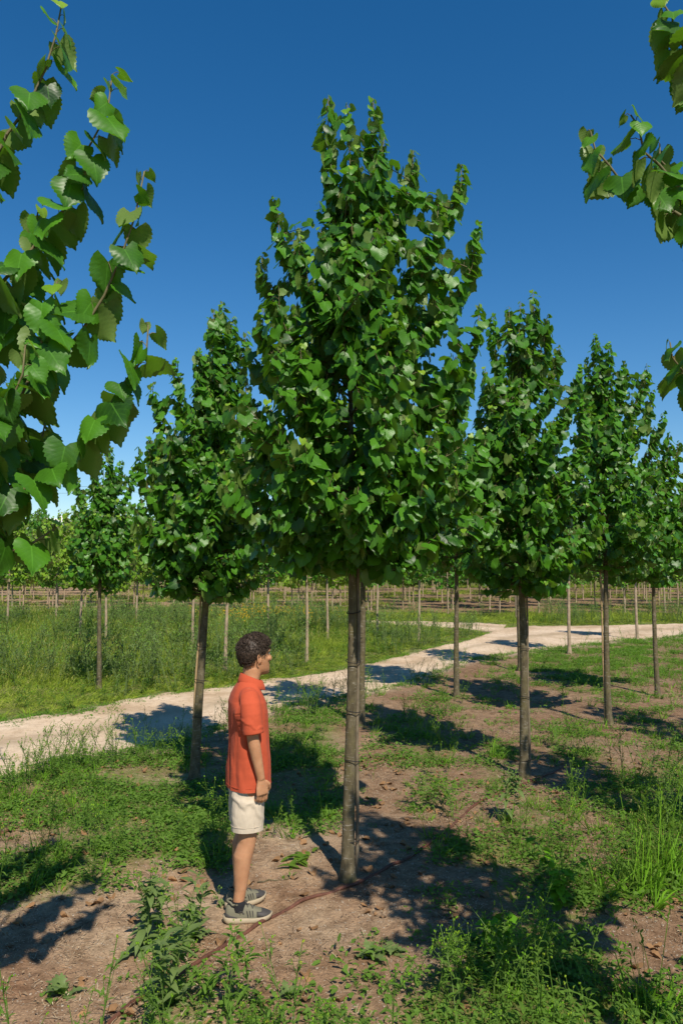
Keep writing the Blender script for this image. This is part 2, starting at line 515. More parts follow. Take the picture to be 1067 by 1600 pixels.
# ------------------------------------------------------------------ leaves
def leaf_template(seed, rows=8, cols=5, tooth=0.10, fold=0.16, droop=0.3, wave=0.06):
    """heart-shaped linden leaf of unit length; stalk end at the origin, tip along +Y, upper face +Z"""
    rg = np.random.RandomState(seed)
    ts = np.linspace(0, 1, rows)
    ss = np.linspace(-1, 1, cols)
    fold = fold * rg.uniform(0.4, 1.3); droop = droop * rg.uniform(0.3, 1.5); asym = rg.uniform(-0.1, 0.1); twist = rg.uniform(-0.35, 0.35)
    V = []; U = []
    for r, t in enumerate(ts):
        w = 0.54 * (1 - abs(2 * t ** 0.72 - 0.78) ** 2.3 * 0.55) * (1 - t ** 3.2) ** 0.8
        if t == 0: w = 0.36
        w = max(w, 0.0)
        if 0 < r < rows - 1: w *= 1 + (tooth if r % 2 else -tooth)
        if r == rows - 1: w = 0.0
        for c, s in enumerate(ss):
            x = s * w * (1 + asym * np.sign(s))
            y = t + (-0.17 * abs(s) ** 1.5 * (1 - t) ** 3) - (0.02 if t == 0 and s else 0) + (0.05 * abs(s) * tooth / 0.1 * (1 if r % 2 else -1) if 0 < r < rows - 1 else 0)
            if t == 0 and abs(s) < 0.1: y += 0.07
            z = fold * abs(x) * 0.7 - droop * t * t * 0.35 - 0.12 * abs(x) ** 2 * 2 + wave * math.sin(6 * t + 3 * s + seed) * abs(s)
            z += twist * x * t
            V.append((x, y, z)); U.append((s, t))
    V = np.array(V); V[:, 1] -= 0.05
    i = np.arange(rows * cols).reshape(rows, cols)
    F = np.stack([i[:-1, :-1], i[:-1, 1:], i[1:, 1:], i[1:, :-1]], -1).reshape(-1, 4)
    return V, F, np.array(U), np.zeros(len(V))

LEAF_FINE = [leaf_template(k, 19, 7, 0.042, 0.14, 0.35, 0.06) for k in range(9)]
LEAF_MID = [leaf_template(20 + k, 8, 5, 0.045) for k in range(9)]
LEAF_LOW = [leaf_template(40 + k, 4, 3, 0.0) for k in range(6)]

class Tree:
    """gathers wood and leaves of one tree in its own coordinates (base at the origin)"""
    def __init__(s, seed, leaf_len=0.11):
        s.rg = np.random.RandomState(seed); s.wood = Acc(); s.stalk = Acc(); s.limbs = []
        s.LP = []; s.LA = []; s.LN = []; s.LS = []; s.LR = []; s.leaf_len = leaf_len; s.axis_x = 0.0
        s.keep = None
    def limb(s, P, r0, r1, k=6):
        V, F, uv = tube(P, np.linspace(r0, r1, len(P)), k)
        s.wood.add(V, F, uv)
    def leaves(s, P, t0, spacing, size=1.0, tip_young=True, droop=0.75, force=False):
        rg = s.rg
        P = np.asarray(P); seg = np.linalg.norm(np.diff(P, axis=0), axis=1); L = np.concatenate([[0], np.cumsum(seg)])
        n = max(2, int((1 - t0) * L[-1] / spacing))
        ds = np.linspace(t0, 1.0, n) * L[-1]
        side = rg.normal(0, 0.5)
        for k, d in enumerate(ds):
            p = np.array([np.interp(d, L, P[:, j]) for j in range(3)])
            q = np.array([np.interp(min(d + 0.03, L[-1]), L, P[:, j]) for j in range(3)])
            q0 = np.array([np.interp(max(d - 0.03, 0), L, P[:, j]) for j in range(3)])
            td = unit(q - q0)
            a = side + k * math.pi + rg.normal(0, 0.6)
            perp = np.cross(td, [0, 0, 1.0]); perp = unit(perp) if np.linalg.norm(perp) > 0.15 else np.array([1.0, 0, 0])
            bi = np.cross(td, perp)
            out = math.cos(a) * perp + math.sin(a) * bi * 0.7
            rad = np.array([p[0] - s.axis_x * 0, p[1], 0.0]); rn_ = np.linalg.norm(rad)
            rad = rad / rn_ if rn_ > 0.05 else out
            pet = unit(out + 0.35 * td + 0.25 * rad + np.array([0, 0, 0.15]))
            f = d / L[-1]
            tipf = max(0.0, (f - 0.86) / 0.14)
            sz = s.leaf_len * size * rg.uniform(0.72, 1.18) * (1 - 0.55 * tipf)
            base = p + pet * 0.38 * sz * rg.uniform(0.7, 1.2)
            ax = unit(out * 0.50 + rad * 0.30 + np.array([0, 0, -droop * rg.uniform(0.5, 1.8)]) + rg.normal(0, 0.30, 3))
            nrm = unit(np.array([0, 0, 0.75]) + rad * 0.4 + out * 0.75 + rg.normal(0, 0.48, 3))
            nrm = unit(nrm - ax * np.dot(nrm, ax))
            s.LP.append(base); s.LA.append(ax); s.LN.append(nrm); s.LS.append(sz)
            r = np.clip(rg.normal(0.42, 0.30), 0, 1.0)
            if tip_young and tipf > 0: r = 0.6 + 0.8 * tipf * rg.uniform(0.4, 1)
            s.LR.append(r)
            if s.stalk is not None:
                V, F, uv = tube(np.array([p, p + (base - p) * 0.55 + [0, 0, 0.006], base]), 0.0012 + 0.004 * sz, 3, cap=False)
                s.stalk.add(V, F, uv, 0.9)
    def leaf_mesh(s, tmpls, keep=None):
        P = np.array(s.LP); A = np.array(s.LA); N = np.array(s.LN); S = np.array(s.LS); R = np.array(s.LR)
        X_ = np.cross(A, N)
        Mx = np.stack([X_, A, N], -1) * S[:, None, None]
        acc = Acc(); pick = s.rg.randint(0, len(tmpls), len(P))
        for k, tm in enumerate(tmpls):
            m = pick == k
            if keep is not None: m &= keep
            if m.any(): instance(acc, tm, Mx[m], P[m], R[m])
        return acc

def crown_profile(pts):
    t, r = zip(*pts)
    return lambda x: np.interp(x, t, r)

PROF = crown_profile([(0, .42), (.08, .82), (.17, 1.0), (.32, .95), (.47, .80), (.65, .66), (.8, .47), (.93, .22), (1, .08)])

PROFA = crown_profile([(0, .55), (.08, .88), (.17, 1.0), (.32, .92), (.47, .72), (.60, .50), (.72, .28), (.85, .11), (1, .04)])

def grow(seed, H, zb, Rmax, n_prim, leaf_len, spacing, tips=(), trunk_r=0.055, sec=5, lean=(0, 0), limit=None, tip_len=0.8, tip_sec=None, tip_sp=0.5, filler=0, stalks=True, prof=PROF, topshoot=True, ztop=None):
    """tips: points (own coordinates) that long outer shoots reach; limit(p) -> False keeps a shoot out"""
    T = Tree(seed, leaf_len); rg = T.rg
    if not stalks: T.stalk = None
    if ztop is None: ztop = 0.56 if prof is PROFA else 0.72
    zt = zb + (H - zb) * ztop
    n = 12
    zz = np.concatenate([[-.03, .0, .03, .07, .12], np.linspace(.2, zt, n)])
    trunk = np.stack([lean[0] * zz / zt + 0.012 * np.sin(zz * 1.9 + seed), lean[1] * zz / zt + 0.012 * np.cos(zz * 1.6 + seed), zz], -1)
    T.trunk = trunk
    def at(z): return np.array([np.interp(z, zz, trunk[:, 0]), np.interp(z, zz, trunk[:, 1]), z])
    T.at = at
    T.trunk_rad = trunk_r * np.interp(zz / zt, [0, .012, .03, .07, .5, 1], [1.55, 1.3, 1.1, 1.0, .72, .22])
    if topshoot:
        top = bez(trunk[-1], trunk[-1] + [0, 0, 0.5 * (H - zt)], np.array([trunk[-1][0] + rg.uniform(-.06, .06), trunk[-1][1] + rg.uniform(-.06, .06), H]), 8)
        T.limb(top, T.trunk_rad[-1], 0.003); T.leaves(top, 0.1, spacing * .7)
    def side_shoots(P, ns, lmin, lmax, t_lo=0.25):
        for j in range(ns):
            f = t_lo + (0.93 - t_lo) * (j + rg.uniform(0, 1)) / ns
            k = f * (len(P) - 1); i0 = int(k); p = P[i0] + (P[min(i0 + 1, len(P) - 1)] - P[i0]) * (k - i0)
            td = unit(P[min(i0 + 1, len(P) - 1)] - P[max(i0 - 1, 0)])
            rad = np.array([p[0], p[1], 0]); rad = unit(rad) if np.linalg.norm(rad) > .05 else unit(rg.normal(0, 1, 3) * [1, 1, 0])
            d = unit(td * 0.5 + rad * 0.35 + np.array([0, 0, 0.25]) + rg.normal(0, 0.6, 3) * [1, 1, .6])
            L = rg.uniform(lmin, lmax)
            e = p + d * L; hr = math.hypot(e[0], e[1]); rr = float(prof(np.clip((e[2] - zb) / (H - zb), 0, 1))) * Rmax * 1.05
            if hr > rr: e[:2] *= rr / hr
            if limit is not None and not limit(e): continue
            Q = bez(p, p + d * L * 0.5 + [0, 0, -0.02], e + [0, 0, 0.05], 5)
            T.limb(Q, 0.0045, 0.002, 4); T.leaves(Q, 0.12, spacing)
    for i in range(n_prim):
        u = (i + rg.uniform(0, 1)) / n_prim
        z0 = zb + 0.04 + (zt - zb - 0.04) * u ** 1.15 * 0.96
        az = i * 2.39996 + rg.normal(0, 0.3) + seed
        rise = rg.uniform(0.16, 0.38) * (H - zb) * (0.35 + 0.6 * u)
        if u < 0.15: rise = rg.uniform(-0.03, 0.15) * (H - zb)
        ze = min(z0 + rise, H - 0.1)
        R = float(prof((ze - zb) / (H - zb))) * Rmax * rg.uniform(0.72, 1.0)
        p0 = at(z0); e = np.array([math.cos(az) * R + p0[0], math.sin(az) * R + p0[1], ze])
        if limit is not None:
            for _ in range(6):
                if limit(e): break
                e[:2] = p0[:2] + (e[:2] - p0[:2]) * 0.78
            else: continue
        c = p0 + (e - p0) * [0.62, 0.62, 0.25]
        P = bez(p0, c, e, 9); P[1:-1] += rg.normal(0, 0.012, (7, 3))
        r0 = trunk_r * np.interp(u, [0, 1], [0.27, 0.16])
        T.limb(P, r0, 0.003); T.leaves(P, 0.3, spacing)
        side_shoots(P, sec, 0.18 * Rmax / .9, 0.48 * Rmax / .9)
    for tip in tips:
        tip = np.asarray(tip, float)
        hr = math.hypot(tip[0], tip[1])
        z0 = np.clip(tip[2] - tip_len * (1.0 + 0.6 * hr) , zb + 0.05, zt)
        p0 = at(z0)
        c = p0 + (tip - p0) * [0.92, 0.92, 0.40]
        P = bez(p0, c, tip, 11); P[1:-1] += rg.normal(0, 0.01, (9, 3))
        T.limb(P, 0.011 * trunk_r / .055, 0.0028); T.leaves(P, 0.25, spacing * tip_sp)
        k0 = len(P) // 3
        side_shoots(P[k0:-1], sec if tip_sec is None else tip_sec, 0.06, 0.15, 0.0)
    # short inner shoots that fill the heart of the crown
    for i in range(filler):
        z = zb + (zt - zb) * rg.uniform(0.0, 1.0)
        az = rg.uniform(0, 6.28); R = float(prof((z - zb) / (H - zb))) * Rmax * rg.uniform(0.3, 0.85)
        e = at(z) + np.array([math.cos(az) * R, math.sin(az) * R, rg.uniform(-.05, .15)])
        if limit is not None and not limit(e): continue
        p0 = at(max(zb, z - 0.25 * R)); d = e - p0
        Q = bez(p0 + d * 0.35, p0 + d * 0.7 + [0, 0, -0.02], e, 5)
        T.limb(Q, 0.005, 0.002, 4); T.leaves(Q, 0.0, spacing)
    return T

def tree_object(T, name, loc, label, group, tmpls, rz=0.0, leafmat='leaf', barkmat='bark', keep=None, cat='tree'):
    root = empty(name, loc, rz, label, cat, group)
    a = Acc(); V, F, uv = tube(T.trunk, T.trunk_rad, 14, cap=False); a.add(V, F, uv)
    a.obj('trunk', M[barkmat], root)
    if T.wood.n: T.wood.obj('branches', M['twig'] if barkmat == 'bark' else M[barkmat], root)
    acc = T.leaf_mesh(tmpls, keep)
    acc.obj('crown', M[leafmat], root)
    if T.stalk is not None and T.stalk.n: T.stalk.obj('leaf_stalks', M['twig'], root)
    return root

def base_of(u, v):
    b = gp(u, v); return np.array([b[0], b[1], gz1(b[0], b[1])])

def tip_at(base, u, v, dy):
    return dp(u, v, base[1] + dy) - base

LINDEN = 'young linden trees in the planted rows'

# --- the tall tree the man looks at
A0 = base_of(546, 1378)
tipsA = [tip_at(A0, u, v, d) for u, v, d in [
    (513, 152, .05), (583, 155, -.05), (645, 236, .15), (720, 258, .1), (750, 350, -.1), (427, 308, .0), (410, 400, .25), (470, 370, -.2),
    (600, 215, -.15), (685, 320, -.2), (748, 476, -.1), (412, 478, -.1), (690, 420, .3), (560, 260, .2), (735, 560, .0), (385, 590, .1),
    (772, 800, -.15), (758, 690, -.3), (352, 745, -.35), (372, 690, .1), (745, 745, .2), (430, 790, -.55), (690, 640, -.45), (540, 380, -.4), (620, 470, -.5), (470, 540, -.45), (600, 640, -.75), (480, 690, -.8), (660, 760, -.8), (560, 760, -.85)]]
HA = dp(550, 165, A0[1])[2] - A0[2]; zbA = dp(550, 895, A0[1])[2] - A0[2]
TA = grow(11, HA, zbA, 0.92, 46, 0.098, 0.034, tipsA, 0.043, 6, (0.03, 0.05), filler=150, prof=PROFA)
tree_object(TA, 'linden_tree', A0, 'tall linden in the foreground that the man in orange stands facing', LINDEN, LEAF_MID)

# --- left of it, beyond the man's shoulder
B0 = base_of(306, 1214)
tipsB = [tip_at(B0, u, v, d) for u, v, d in [
    (347, 472, .0), (240, 598, .0), (275, 560, -.1), (310, 545, -.2), (217, 700, -.1), (385, 520, .1), (365, 495, .0), (232, 690, .2), (222, 780, -.2), (240, 850, -.3), (300, 640, -.4), (330, 700, -.6), (415, 830, .0), (280, 780, -.6)]]
HB = dp(345, 480, B0[1])[2] - B0[2]; zbB = dp(318, 935, B0[1])[2] - B0[2]
TB = grow(23, HB, zbB, 0.80, 48, 0.102, 0.038, tipsB, 0.048, 6, (0.12, 0.05), filler=130, prof=PROFA)
tree_object(TB, 'linden_tree', B0, 'linden behind the man, its trunk just left of his orange shirt', LINDEN, LEAF_MID)

# --- right of it
C0 = base_of(820, 1215)
tipsC = [tip_at(C0, u, v, d) for u, v, d in [
    (832, 455, .0), (855, 492, -.1), (770, 492, .0), (795, 480, .1), (872, 540, .1), (905, 570, -.05), (757, 575, -.15), (920, 640, -.2), (745, 680, -.3), (800, 620, -.45), (860, 660, -.5), (930, 790, -.2), (735, 880, -.2), (840, 780, -.7)]]
HC = dp(830, 470, C0[1])[2] - C0[2]; zbC = dp(820, 925, C0[1])[2] - C0[2]
TC = grow(37, HC, zbC, 0.82, 48, 0.100, 0.038, tipsC, 0.046, 6, (0.0, 0.05), filler=130, prof=PROFA)
tree_object(TC, 'linden_tree', C0, 'broad linden at the end of the bent brown hose, right of the tallest tree', LINDEN, LEAF_MID)

# --- the next ones along the two rows
D0 = base_of(951, 1131)
tipsD = [tip_at(D0, u, v, d) for u, v, d in [(930, 522, 0), (950, 535, -.1), (975, 565, 0), (1010, 570, .1), (915, 560, .1), (1035, 645, -.1), (900, 600, -.2), (1020, 610, .1), (960, 640, -.5), (985, 760, -.5)]]
HD = dp(935, 535, D0[1])[2] - D0[2]; zbD = dp(950, 900, D0[1])[2] - D0[2]
TD = grow(41, HD, zbD, 0.86, 44, 0.105, 0.044, tipsD, 0.043, 6, filler=90, prof=PROFA, stalks=False)
tree_object(TD, 'linden_tree', D0, 'linden with a tall pale cane beside its trunk, third in the row of the hose', LINDEN, LEAF_MID)

E0 = base_of(1026, 1089)
tipsE = [tip_at(E0, u, v, d) for u, v, d in [(1045, 675, 0), (1060, 690, 0), (1000, 720, -.1), (1075, 720, .1), (990, 800, -.3)]]
HE = dp(1040, 690, E0[1])[2] - E0[2]; zbE = dp(1020, 915, E0[1])[2] - E0[2]
TE = grow(53, HE, zbE, 0.92, 40, 0.11, 0.05, tipsE, 0.042, 5, filler=70, prof=PROFA, stalks=False)
tree_object(TE, 'linden_tree', E0, 'linden with a thin dark trunk at the right edge, last in the hose row', LINDEN, LEAF_MID)

G0 = base_of(566, 1136)
TG = grow(61, 4.9, 2.05, 0.85, 36, 0.125, 0.06, (), 0.048, 5, filler=60, stalks=False)
tree_object(TG, 'linden_tree', G0, 'linden mostly behind the tallest tree, its lichened trunk just right of that trunk', LINDEN, LEAF_MID)

H0 = base_of(714, 1087)
TH = grow(67, dp(714, 645, H0[1])[2], dp(714, 890, H0[1])[2], 0.92, 40, 0.125, 0.058, (), 0.046, 6, filler=80, stalks=False)
tree_object(TH, 'linden_tree', H0, 'linden between the tallest tree and the broad one, its foot beside the sandy road', LINDEN, LEAF_MID)

I0 = base_of(812, 1048)
TI = grow(71, 4.6, 2.0, 0.9, 34, 0.13, 0.07, (), 0.055, 5, filler=50, stalks=False)
tree_object(TI, 'linden_tree', I0, 'linden standing directly behind the broad one, its trunk hidden by that trunk', LINDEN, LEAF_LOW)

# --- across the road
F0 = base_of(154, 1076)
tipsF = [tip_at(F0, u, v, d) for u, v, d in [(174, 698, 0), (122, 746, 0), (210, 730, 0), (190, 720, .1), (222, 775, -.1), (118, 790, .1), (150, 735, -.2)]]
HF = dp(172, 705, F0[1])[2] - F0[2]; zbF = dp(155, 925, F0[1])[2] - F0[2]
TF = grow(83, HF, zbF, 0.62, 42, 0.108, 0.045, tipsF, 0.044, 6, filler=90, prof=PROFA, stalks=False)
tree_object(TF, 'linden_tree', F0, 'linden with a slim pale trunk alone in the grass across the road, at the left', LINDEN, LEAF_MID)

# --- trees beside the camera whose boughs reach into the picture
def outside_view(loc, margin=12):
    def f(p):
        P = np.asarray(p) + loc
        if P[1] < 0.3: return True
        u, v = to_px(P); u, v = u[0], v[0]
        m = margin + 0.13 * FPX / max(P[1], 0.4)
        return u < -m or u > 1067 + m
    return f

L0 = np.array([-1.80, 2.55, 0.0]); L0[2] = gz1(L0[0], L0[1])
tipsL = [tip_at(L0, u, v, d) for u, v, d in [(176, 116, .15), (226, 268, .1), (232, 508, .05), (96, 12, .2), (72, 655, .3), (88, 815, .1), (30, 700, .1), (40, 540, -.1), (60, 330, .25), (90, 440, .0), (18, 820, .2), (20, 610, .1)]]
TL = grow(97, 5.2, 1.98, 0.85, 24, 0.122, 0.044, tipsL, 0.050, 3, tip_sec=1, tip_sp=.8, limit=outside_view(L0), filler=40)
tree_object(TL, 'linden_tree', L0, 'linden outside the left edge whose leafy boughs reach in at the upper left', LINDEN, LEAF_FINE)

R0 = np.array([1.72, 2.50, 0.0]); R0[2] = gz1(R0[0], R0[1])
tipsR = [tip_at(R0, u, v, d) for u, v, d in [(922, 205, .05), (985, 180, -.12), (1035, 5, .0), (1058, 80, .1), (1046, 535, .1), (1062, 300, .1), (1030, 225, .1)]]
TR = grow(101, 5.2, 2.0, 0.85, 32, 0.110, 0.042, tipsR, 0.050, 4, tip_sec=1, tip_sp=.75, limit=outside_view(R0), filler=26, tip_len=0.35)
tree_object(TR, 'linden_tree', R0, 'linden outside the right edge with one dark bough reaching in at the upper right', LINDEN, LEAF_FINE)

# the next trees of the right-hand row: outside the frame, but their shade lies in it
S0 = np.array([3.46, 5.2, gz1(3.46, 5.2)])
TS = grow(107, 5.1, 2.0, 0.80, 34, 0.12, 0.06, (), 0.045, 4, filler=30, stalks=False)
tree_object(TS, 'linden_tree', S0, 'linden outside the right edge that shades the weeds at the right', LINDEN, LEAF_MID)

S2 = np.array([5.30, 7.9, gz1(5.30, 7.9)])
TS2 = grow(109, 5.1, 2.0, 0.80, 30, 0.12, 0.07, (), 0.045, 4, filler=24, stalks=False)
tree_object(TS2, 'linden_tree', S2, 'farther linden outside the right edge, shading the middle ground there', LINDEN, LEAF_MID)
S1 = np.array([-3.12, 5.3, gz1(-3.12, 5.3)])
TS1 = grow(113, 5.3, 2.0, 0.85, 36, 0.12, 0.06, (), 0.045, 4, limit=outside_view(S1, 0), filler=30, stalks=False)
tree_object(TS1, 'linden_tree', S1, 'linden outside the left edge that shades the near side of the sandy road', LINDEN, LEAF_MID)

# ------------------------------------------------------------------ stakes and ties
def stake(base, tr, side, du, h, label, grey=False, ties=(), lean=0.0):
    """cane held against a trunk of radius tr by thin loops"""
    off = side * (tr + .006)
    x, y = base[0] + off, base[1] + .016
    root = empty('tree_stake', (x, y, gz1(x, y)), 0, label, 'stake', 'canes tied to the trunks')
    n = 12; z = np.linspace(-0.05, h, n)
    P = np.stack([du * (z / h) + 0.004 * np.sin(z * 5), 0.003 * np.cos(z * 4), z], -1)
    R = (0.0115 + 0.0016 * (np.arange(n) % 2)) * np.linspace(1.05, .8, n)
    a = Acc(); V, F, uv = tube(P, R, 8, cap=False); a.add(V, F, uv); a.obj('cane', M['cane_grey' if grey else 'cane'], root)
    for zt in ties:
        th = np.linspace(0, 2 * math.pi, 29); t_ = tr * np.interp(zt, [0, .3, 2.5], [1.12, 1.0, .80]); sh = lean * zt
        x0, x1 = -off + sh - t_, -off + sh + t_
        if side > 0: x1 = max(x1, du * zt / h + .014)
        else: x0 = min(x0, du * zt / h - .014)
        r = np.stack([(x0 + x1) / 2 + ((x1 - x0) / 2 + .002) * np.cos(th), -.004 + (t_ + .002) * np.sin(th), zt + 0.010 * np.cos(th + zt * 3)], -1)
        a = Acc(); V, F, uv = tube(r, 0.0032, 5, cap=False); a.add(V, F, uv); a.obj('tie', M['tie'], root)
    return root
stake(A0, .043, 1, 0.02, 2.5, 'weathered cane tied to the right side of the tallest tree', True, (.24, .78, 1.12, 1.46, 1.80), .012)
stake(B0, .048, -1, 0.10, 2.4, 'pale cane tied to the left side of the trunk behind the man', False, (.3, .62, 1.0, 1.35), .05)
stake(C0, .046, 1, 0.0, 2.3, 'dark cane on the right of the broad tree at the hose end', True, (.16, .8, 1.3))
stake(D0, .043, -1, -0.02, 3.3, 'tall pale cane beside the third trunk of the hose row', False, (.3, 1.0, 1.6))
stake(G0, .048, -1, -0.06, 2.3, 'orange cane beside the lichened trunk behind the tallest tree', False, (.5, 1.2))
# ------------------------------------------------------------------ farther nursery trees
def copy_thing(root, loc, rz, sc=1.0, label=None, group=None):
    r = root.copy(); COL.objects.link(r); r.location = loc; r.rotation_euler = (0, 0, rz); r.scale = (sc, sc, sc)
    if label: r['label'] = label
    if group: r['group'] = group
    for ch in list(root.children):
        c = ch.copy(); COL.objects.link(c); c.parent = r
    return r

MIDPROF = crown_profile([(0, .5), (.15, .9), (.35, 1.0), (.6, .85), (.8, .6), (1, .15)])
def mid_tree(seed, loc, H, zb, R, mat, label, group, lean=(0, 0), tr=0.04):
    T = grow(seed, H, zb, R, 30, 0.13, 0.065, (), tr, 5, lean, filler=50, stalks=False, prof=MIDPROF)
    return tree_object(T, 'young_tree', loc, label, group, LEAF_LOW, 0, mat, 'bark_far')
MIDG = 'young trees in the meadow across the road'
protoM = [mid_tree(201, base_of(479, 1035), 3.7, 1.85, 0.62, 'leaf', 'young tree with grey trunk in the meadow just right of the head of the man', MIDG),
          mid_tree(203, base_of(351, 1049), 3.6, 1.9, 0.60, 'leaf_far', 'leaning slender tree in the meadow left of the head of the man', MIDG, (0.12, 0)),
          mid_tree(205, base_of(126, 1005), 4.1, 1.6, 1.0, 'leaf_yellow', 'yellow-green young tree behind the slim linden at the left', MIDG)]
def midcopy(k, u, v, sc, label, rz=0.0):
    b = base_of(u, v)
    return copy_thing(protoM[k], b, rz, sc, label, MIDG)
for k, u, v, sc, rz, label in [
        (0, 655, 1003, 1.0, 1.2, 'young tree on the grass point where the sandy tracks meet'),
        (0, 590, 992, 1.02, 2.2, 'young tree seen just right of the two foreground trunks, beyond the road'),
        (1, 513, 1001, 1.0, 3.9, 'thin young tree beyond the road, close left of the tallest trunk'),
        (0, 419, 1004, 1.0, 4.4, 'young tree with dark trunk by the yellow flowers in the meadow'),
        (1, 301, 1021, 1.0, 5.2, 'young tree in the meadow just left of the trunk behind the man'),
        (2, 165, 1016, .95, 2.9, 'bushy young tree right behind the trunk of the slim linden at the left'),
        (2, 88, 979, 1.05, 1.3, 'yellow-green tree with reddish trunk standing at the left in the meadow'),
        (2, 214, 976, 1.05, 0.6, 'yellow-green tree between the slim linden and the linden behind the man'),
        (2, 12, 985, 1.0, 5.6, 'yellow-green tree at the very left edge of the meadow'),
        (0, 890, 1021, 1.12, 2.0, 'young tree on the verge between the broad linden and the tall cane'),
        (0, 995, 1000, 1.1, 3.1, 'young tree at the far side of the road between two right-hand lindens'),
        (0, 806, 969, 1.1, 4.1, 'young tree beyond the junction, just left of the broad linden trunk')]:
    midcopy(k, u, v, sc, label, rz)

# rows of saplings in the far field
def sapling(seed, H, zb, R, mat):
    T = grow(seed, H, zb, R, 20, 0.19, 0.095, (), 0.040, 4, filler=40, stalks=False, prof=MIDPROF)
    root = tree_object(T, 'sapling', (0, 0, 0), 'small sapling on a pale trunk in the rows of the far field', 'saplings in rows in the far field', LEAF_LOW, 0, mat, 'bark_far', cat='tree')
    return root
protoS = [sapling(301, 4.6, 1.35, 1.3, 'leaf_far'), sapling(303, 5.0, 1.45, 1.35, 'leaf_yellow'), sapling(305, 4.5, 1.3, 1.35, 'leaf_yellow'), sapling(307, 4.2, 1.3, 1.05, 'leaf')]
SAPL = {-1: 'small pale-trunked sapling in the dense far rows at the left, behind the meadow',
        0: 'small pale-trunked sapling in the far rows seen behind the foreground trunks in the middle',
        1: 'small dark-trunked sapling in the far rows at the right, on bare brown soil'}
rg = np.random.RandomState(5)
used = set(); nsap = 0
rowy = [35.5, 39.5, 43.5, 47.5, 53, 59, 65.5, 73, 81, 90]
for ri, yy in enumerate(rowy):
    half = yy * 0.475 + 1.5
    xs = np.arange(-half, half, 1.75 + 0.006 * yy)
    for x in xs:
        if rg.uniform() < 0.08: continue
        px_, py_ = x + rg.normal(0, .25), yy + rg.normal(0, .4) + 0.04 * x
        if on_road(np.array([px_]), np.array([py_]))[0] or nsap > 292: continue
        k = int(rg.choice([0, 1, 2, 3], p=[.3, .25, .3, .15])) if x < 2 else int(rg.choice([0, 1, 3], p=[.4, .35, .25]))
        zone = -1 if x / yy < -0.16 else (0 if x / yy < 0.13 else 1)
        loc = (px_, py_, gz1(px_, py_)); sc = rg.uniform(.85, 1.12); rz = rg.uniform(0, 6.28)
        if k not in used:
            r = protoS[k]; used.add(k); r.location = loc; r.rotation_euler = (0, 0, rz); r.scale = (sc,) * 3; r['label'] = SAPL[zone]
        else: copy_thing(protoS[k], loc, rz, sc, SAPL[zone])
        nsap += 1

# larger trees closing the view
BP = crown_profile([(0, .7), (.2, 1), (.5, .95), (.8, .65), (1, .2)])
def big(seed, mat):
    T = grow(seed, 10.0, 0.8, 3.4, 34, 0.46, 0.20, (), 0.16, 6, filler=120, stalks=False, prof=BP)
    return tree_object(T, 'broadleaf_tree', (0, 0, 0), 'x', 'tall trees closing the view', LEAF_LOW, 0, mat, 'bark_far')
protoB = [big(401, 'leaf'), big(403, 'leaf_far'), big(405, 'leaf_far')]
BL = {-1: 'large rounded tree in the green belt on the rise at the far left', 0: 'large tree in the belt behind the far saplings, in the middle', 1: 'large tree in the belt behind the far saplings, at the right'}
ub = set()
for i in range(64):
    yy = rg.uniform(100, 165); x = (i / 63 - .5) * 1.04 * yy + rg.normal(0, 2)
    zone = -1 if x / yy < -.2 else (0 if x / yy < .13 else 1)
    k = i % 3; loc = (x, yy, gz1(x, yy) - .1); sc = rg.uniform(.6, 1.0) * (1.1 if zone == -1 else .9); rz = rg.uniform(0, 6.28)
    if k not in ub:
        ub.add(k); r = protoB[k]; r.location = loc; r.rotation_euler = (0, 0, rz); r.scale = (sc,) * 3; r['label'] = BL[zone]
    else: copy_thing(protoB[k], loc, rz, sc, BL[zone])

# bushes that close the gaps between the far trunks
BUSHP = crown_profile([(0, .8), (.3, 1), (.6, .9), (1, .3)])
def bush(seed, mat):
    T = grow(seed, 2.6, 0.12, 1.25, 18, 0.22, 0.12, (), 0.05, 4, filler=40, stalks=False, prof=BUSHP)
    return tree_object(T, 'bush', (0, 0, 0), 'x', 'bushes between the far trunks', LEAF_LOW, 0, mat, 'bark_far', cat='bush')
protoH = [bush(501, 'leaf'), bush(503, 'leaf_far')]
HL = {-1: 'low green bush between far trunks at the left', 0: 'low green bush between far trunks in the middle', 1: 'low green bush between far trunks at the right'}
uh = set()
for i in range(64):
    yy = rg.uniform(84, 103); x = (i / 63 - .5) * 1.02 * yy + rg.normal(0, 1); k = i % 2; zone = -1 if x / yy < -.16 else (0 if x / yy < .13 else 1)
    loc = (x, yy, gz1(x, yy) - .05); sc = rg.uniform(.6, 1.25); rz = rg.uniform(0, 6.28)
    if k not in uh: uh.add(k); r = protoH[k]; r.location = loc; r.rotation_euler = (0, 0, rz); r.scale = (sc,) * 3; r['label'] = HL[zone]
    else: copy_thing(protoH[k], loc, rz, sc, HL[zone])

# ------------------------------------------------------------------ houses on the rise, power line
M['white_wall'] = simple_mat('white_render', (.74, .71, .66), 0.85, 0.06, 3)
M['cream_wall'] = simple_mat('cream_render', (.60, .50, .36), 0.85, 0.06, 3)
M['tile'] = simple_mat('orange_roof_tile', (.50, .17, .075), 0.85, 0.25, 6)
M['dark_glass'] = simple_mat('window_glass', (.03, .04, .05), 0.15, 0.1)
M['wood_pole'] = simple_mat('utility_wood', (.16, .12, .09), 0.9, 0.2)

def box(x0, x1, y0, y1, z0, z1):
    V = [(x, y, z) for z in (z0, z1) for y in (y0, y1) for x in (x0, x1)]
    F = [(0, 2, 3, 1), (4, 5, 7, 6), (0, 1, 5, 4), (2, 6, 7, 3), (0, 4, 6, 2), (1, 3, 7, 5)]
    return np.array(V, float), np.array(F)

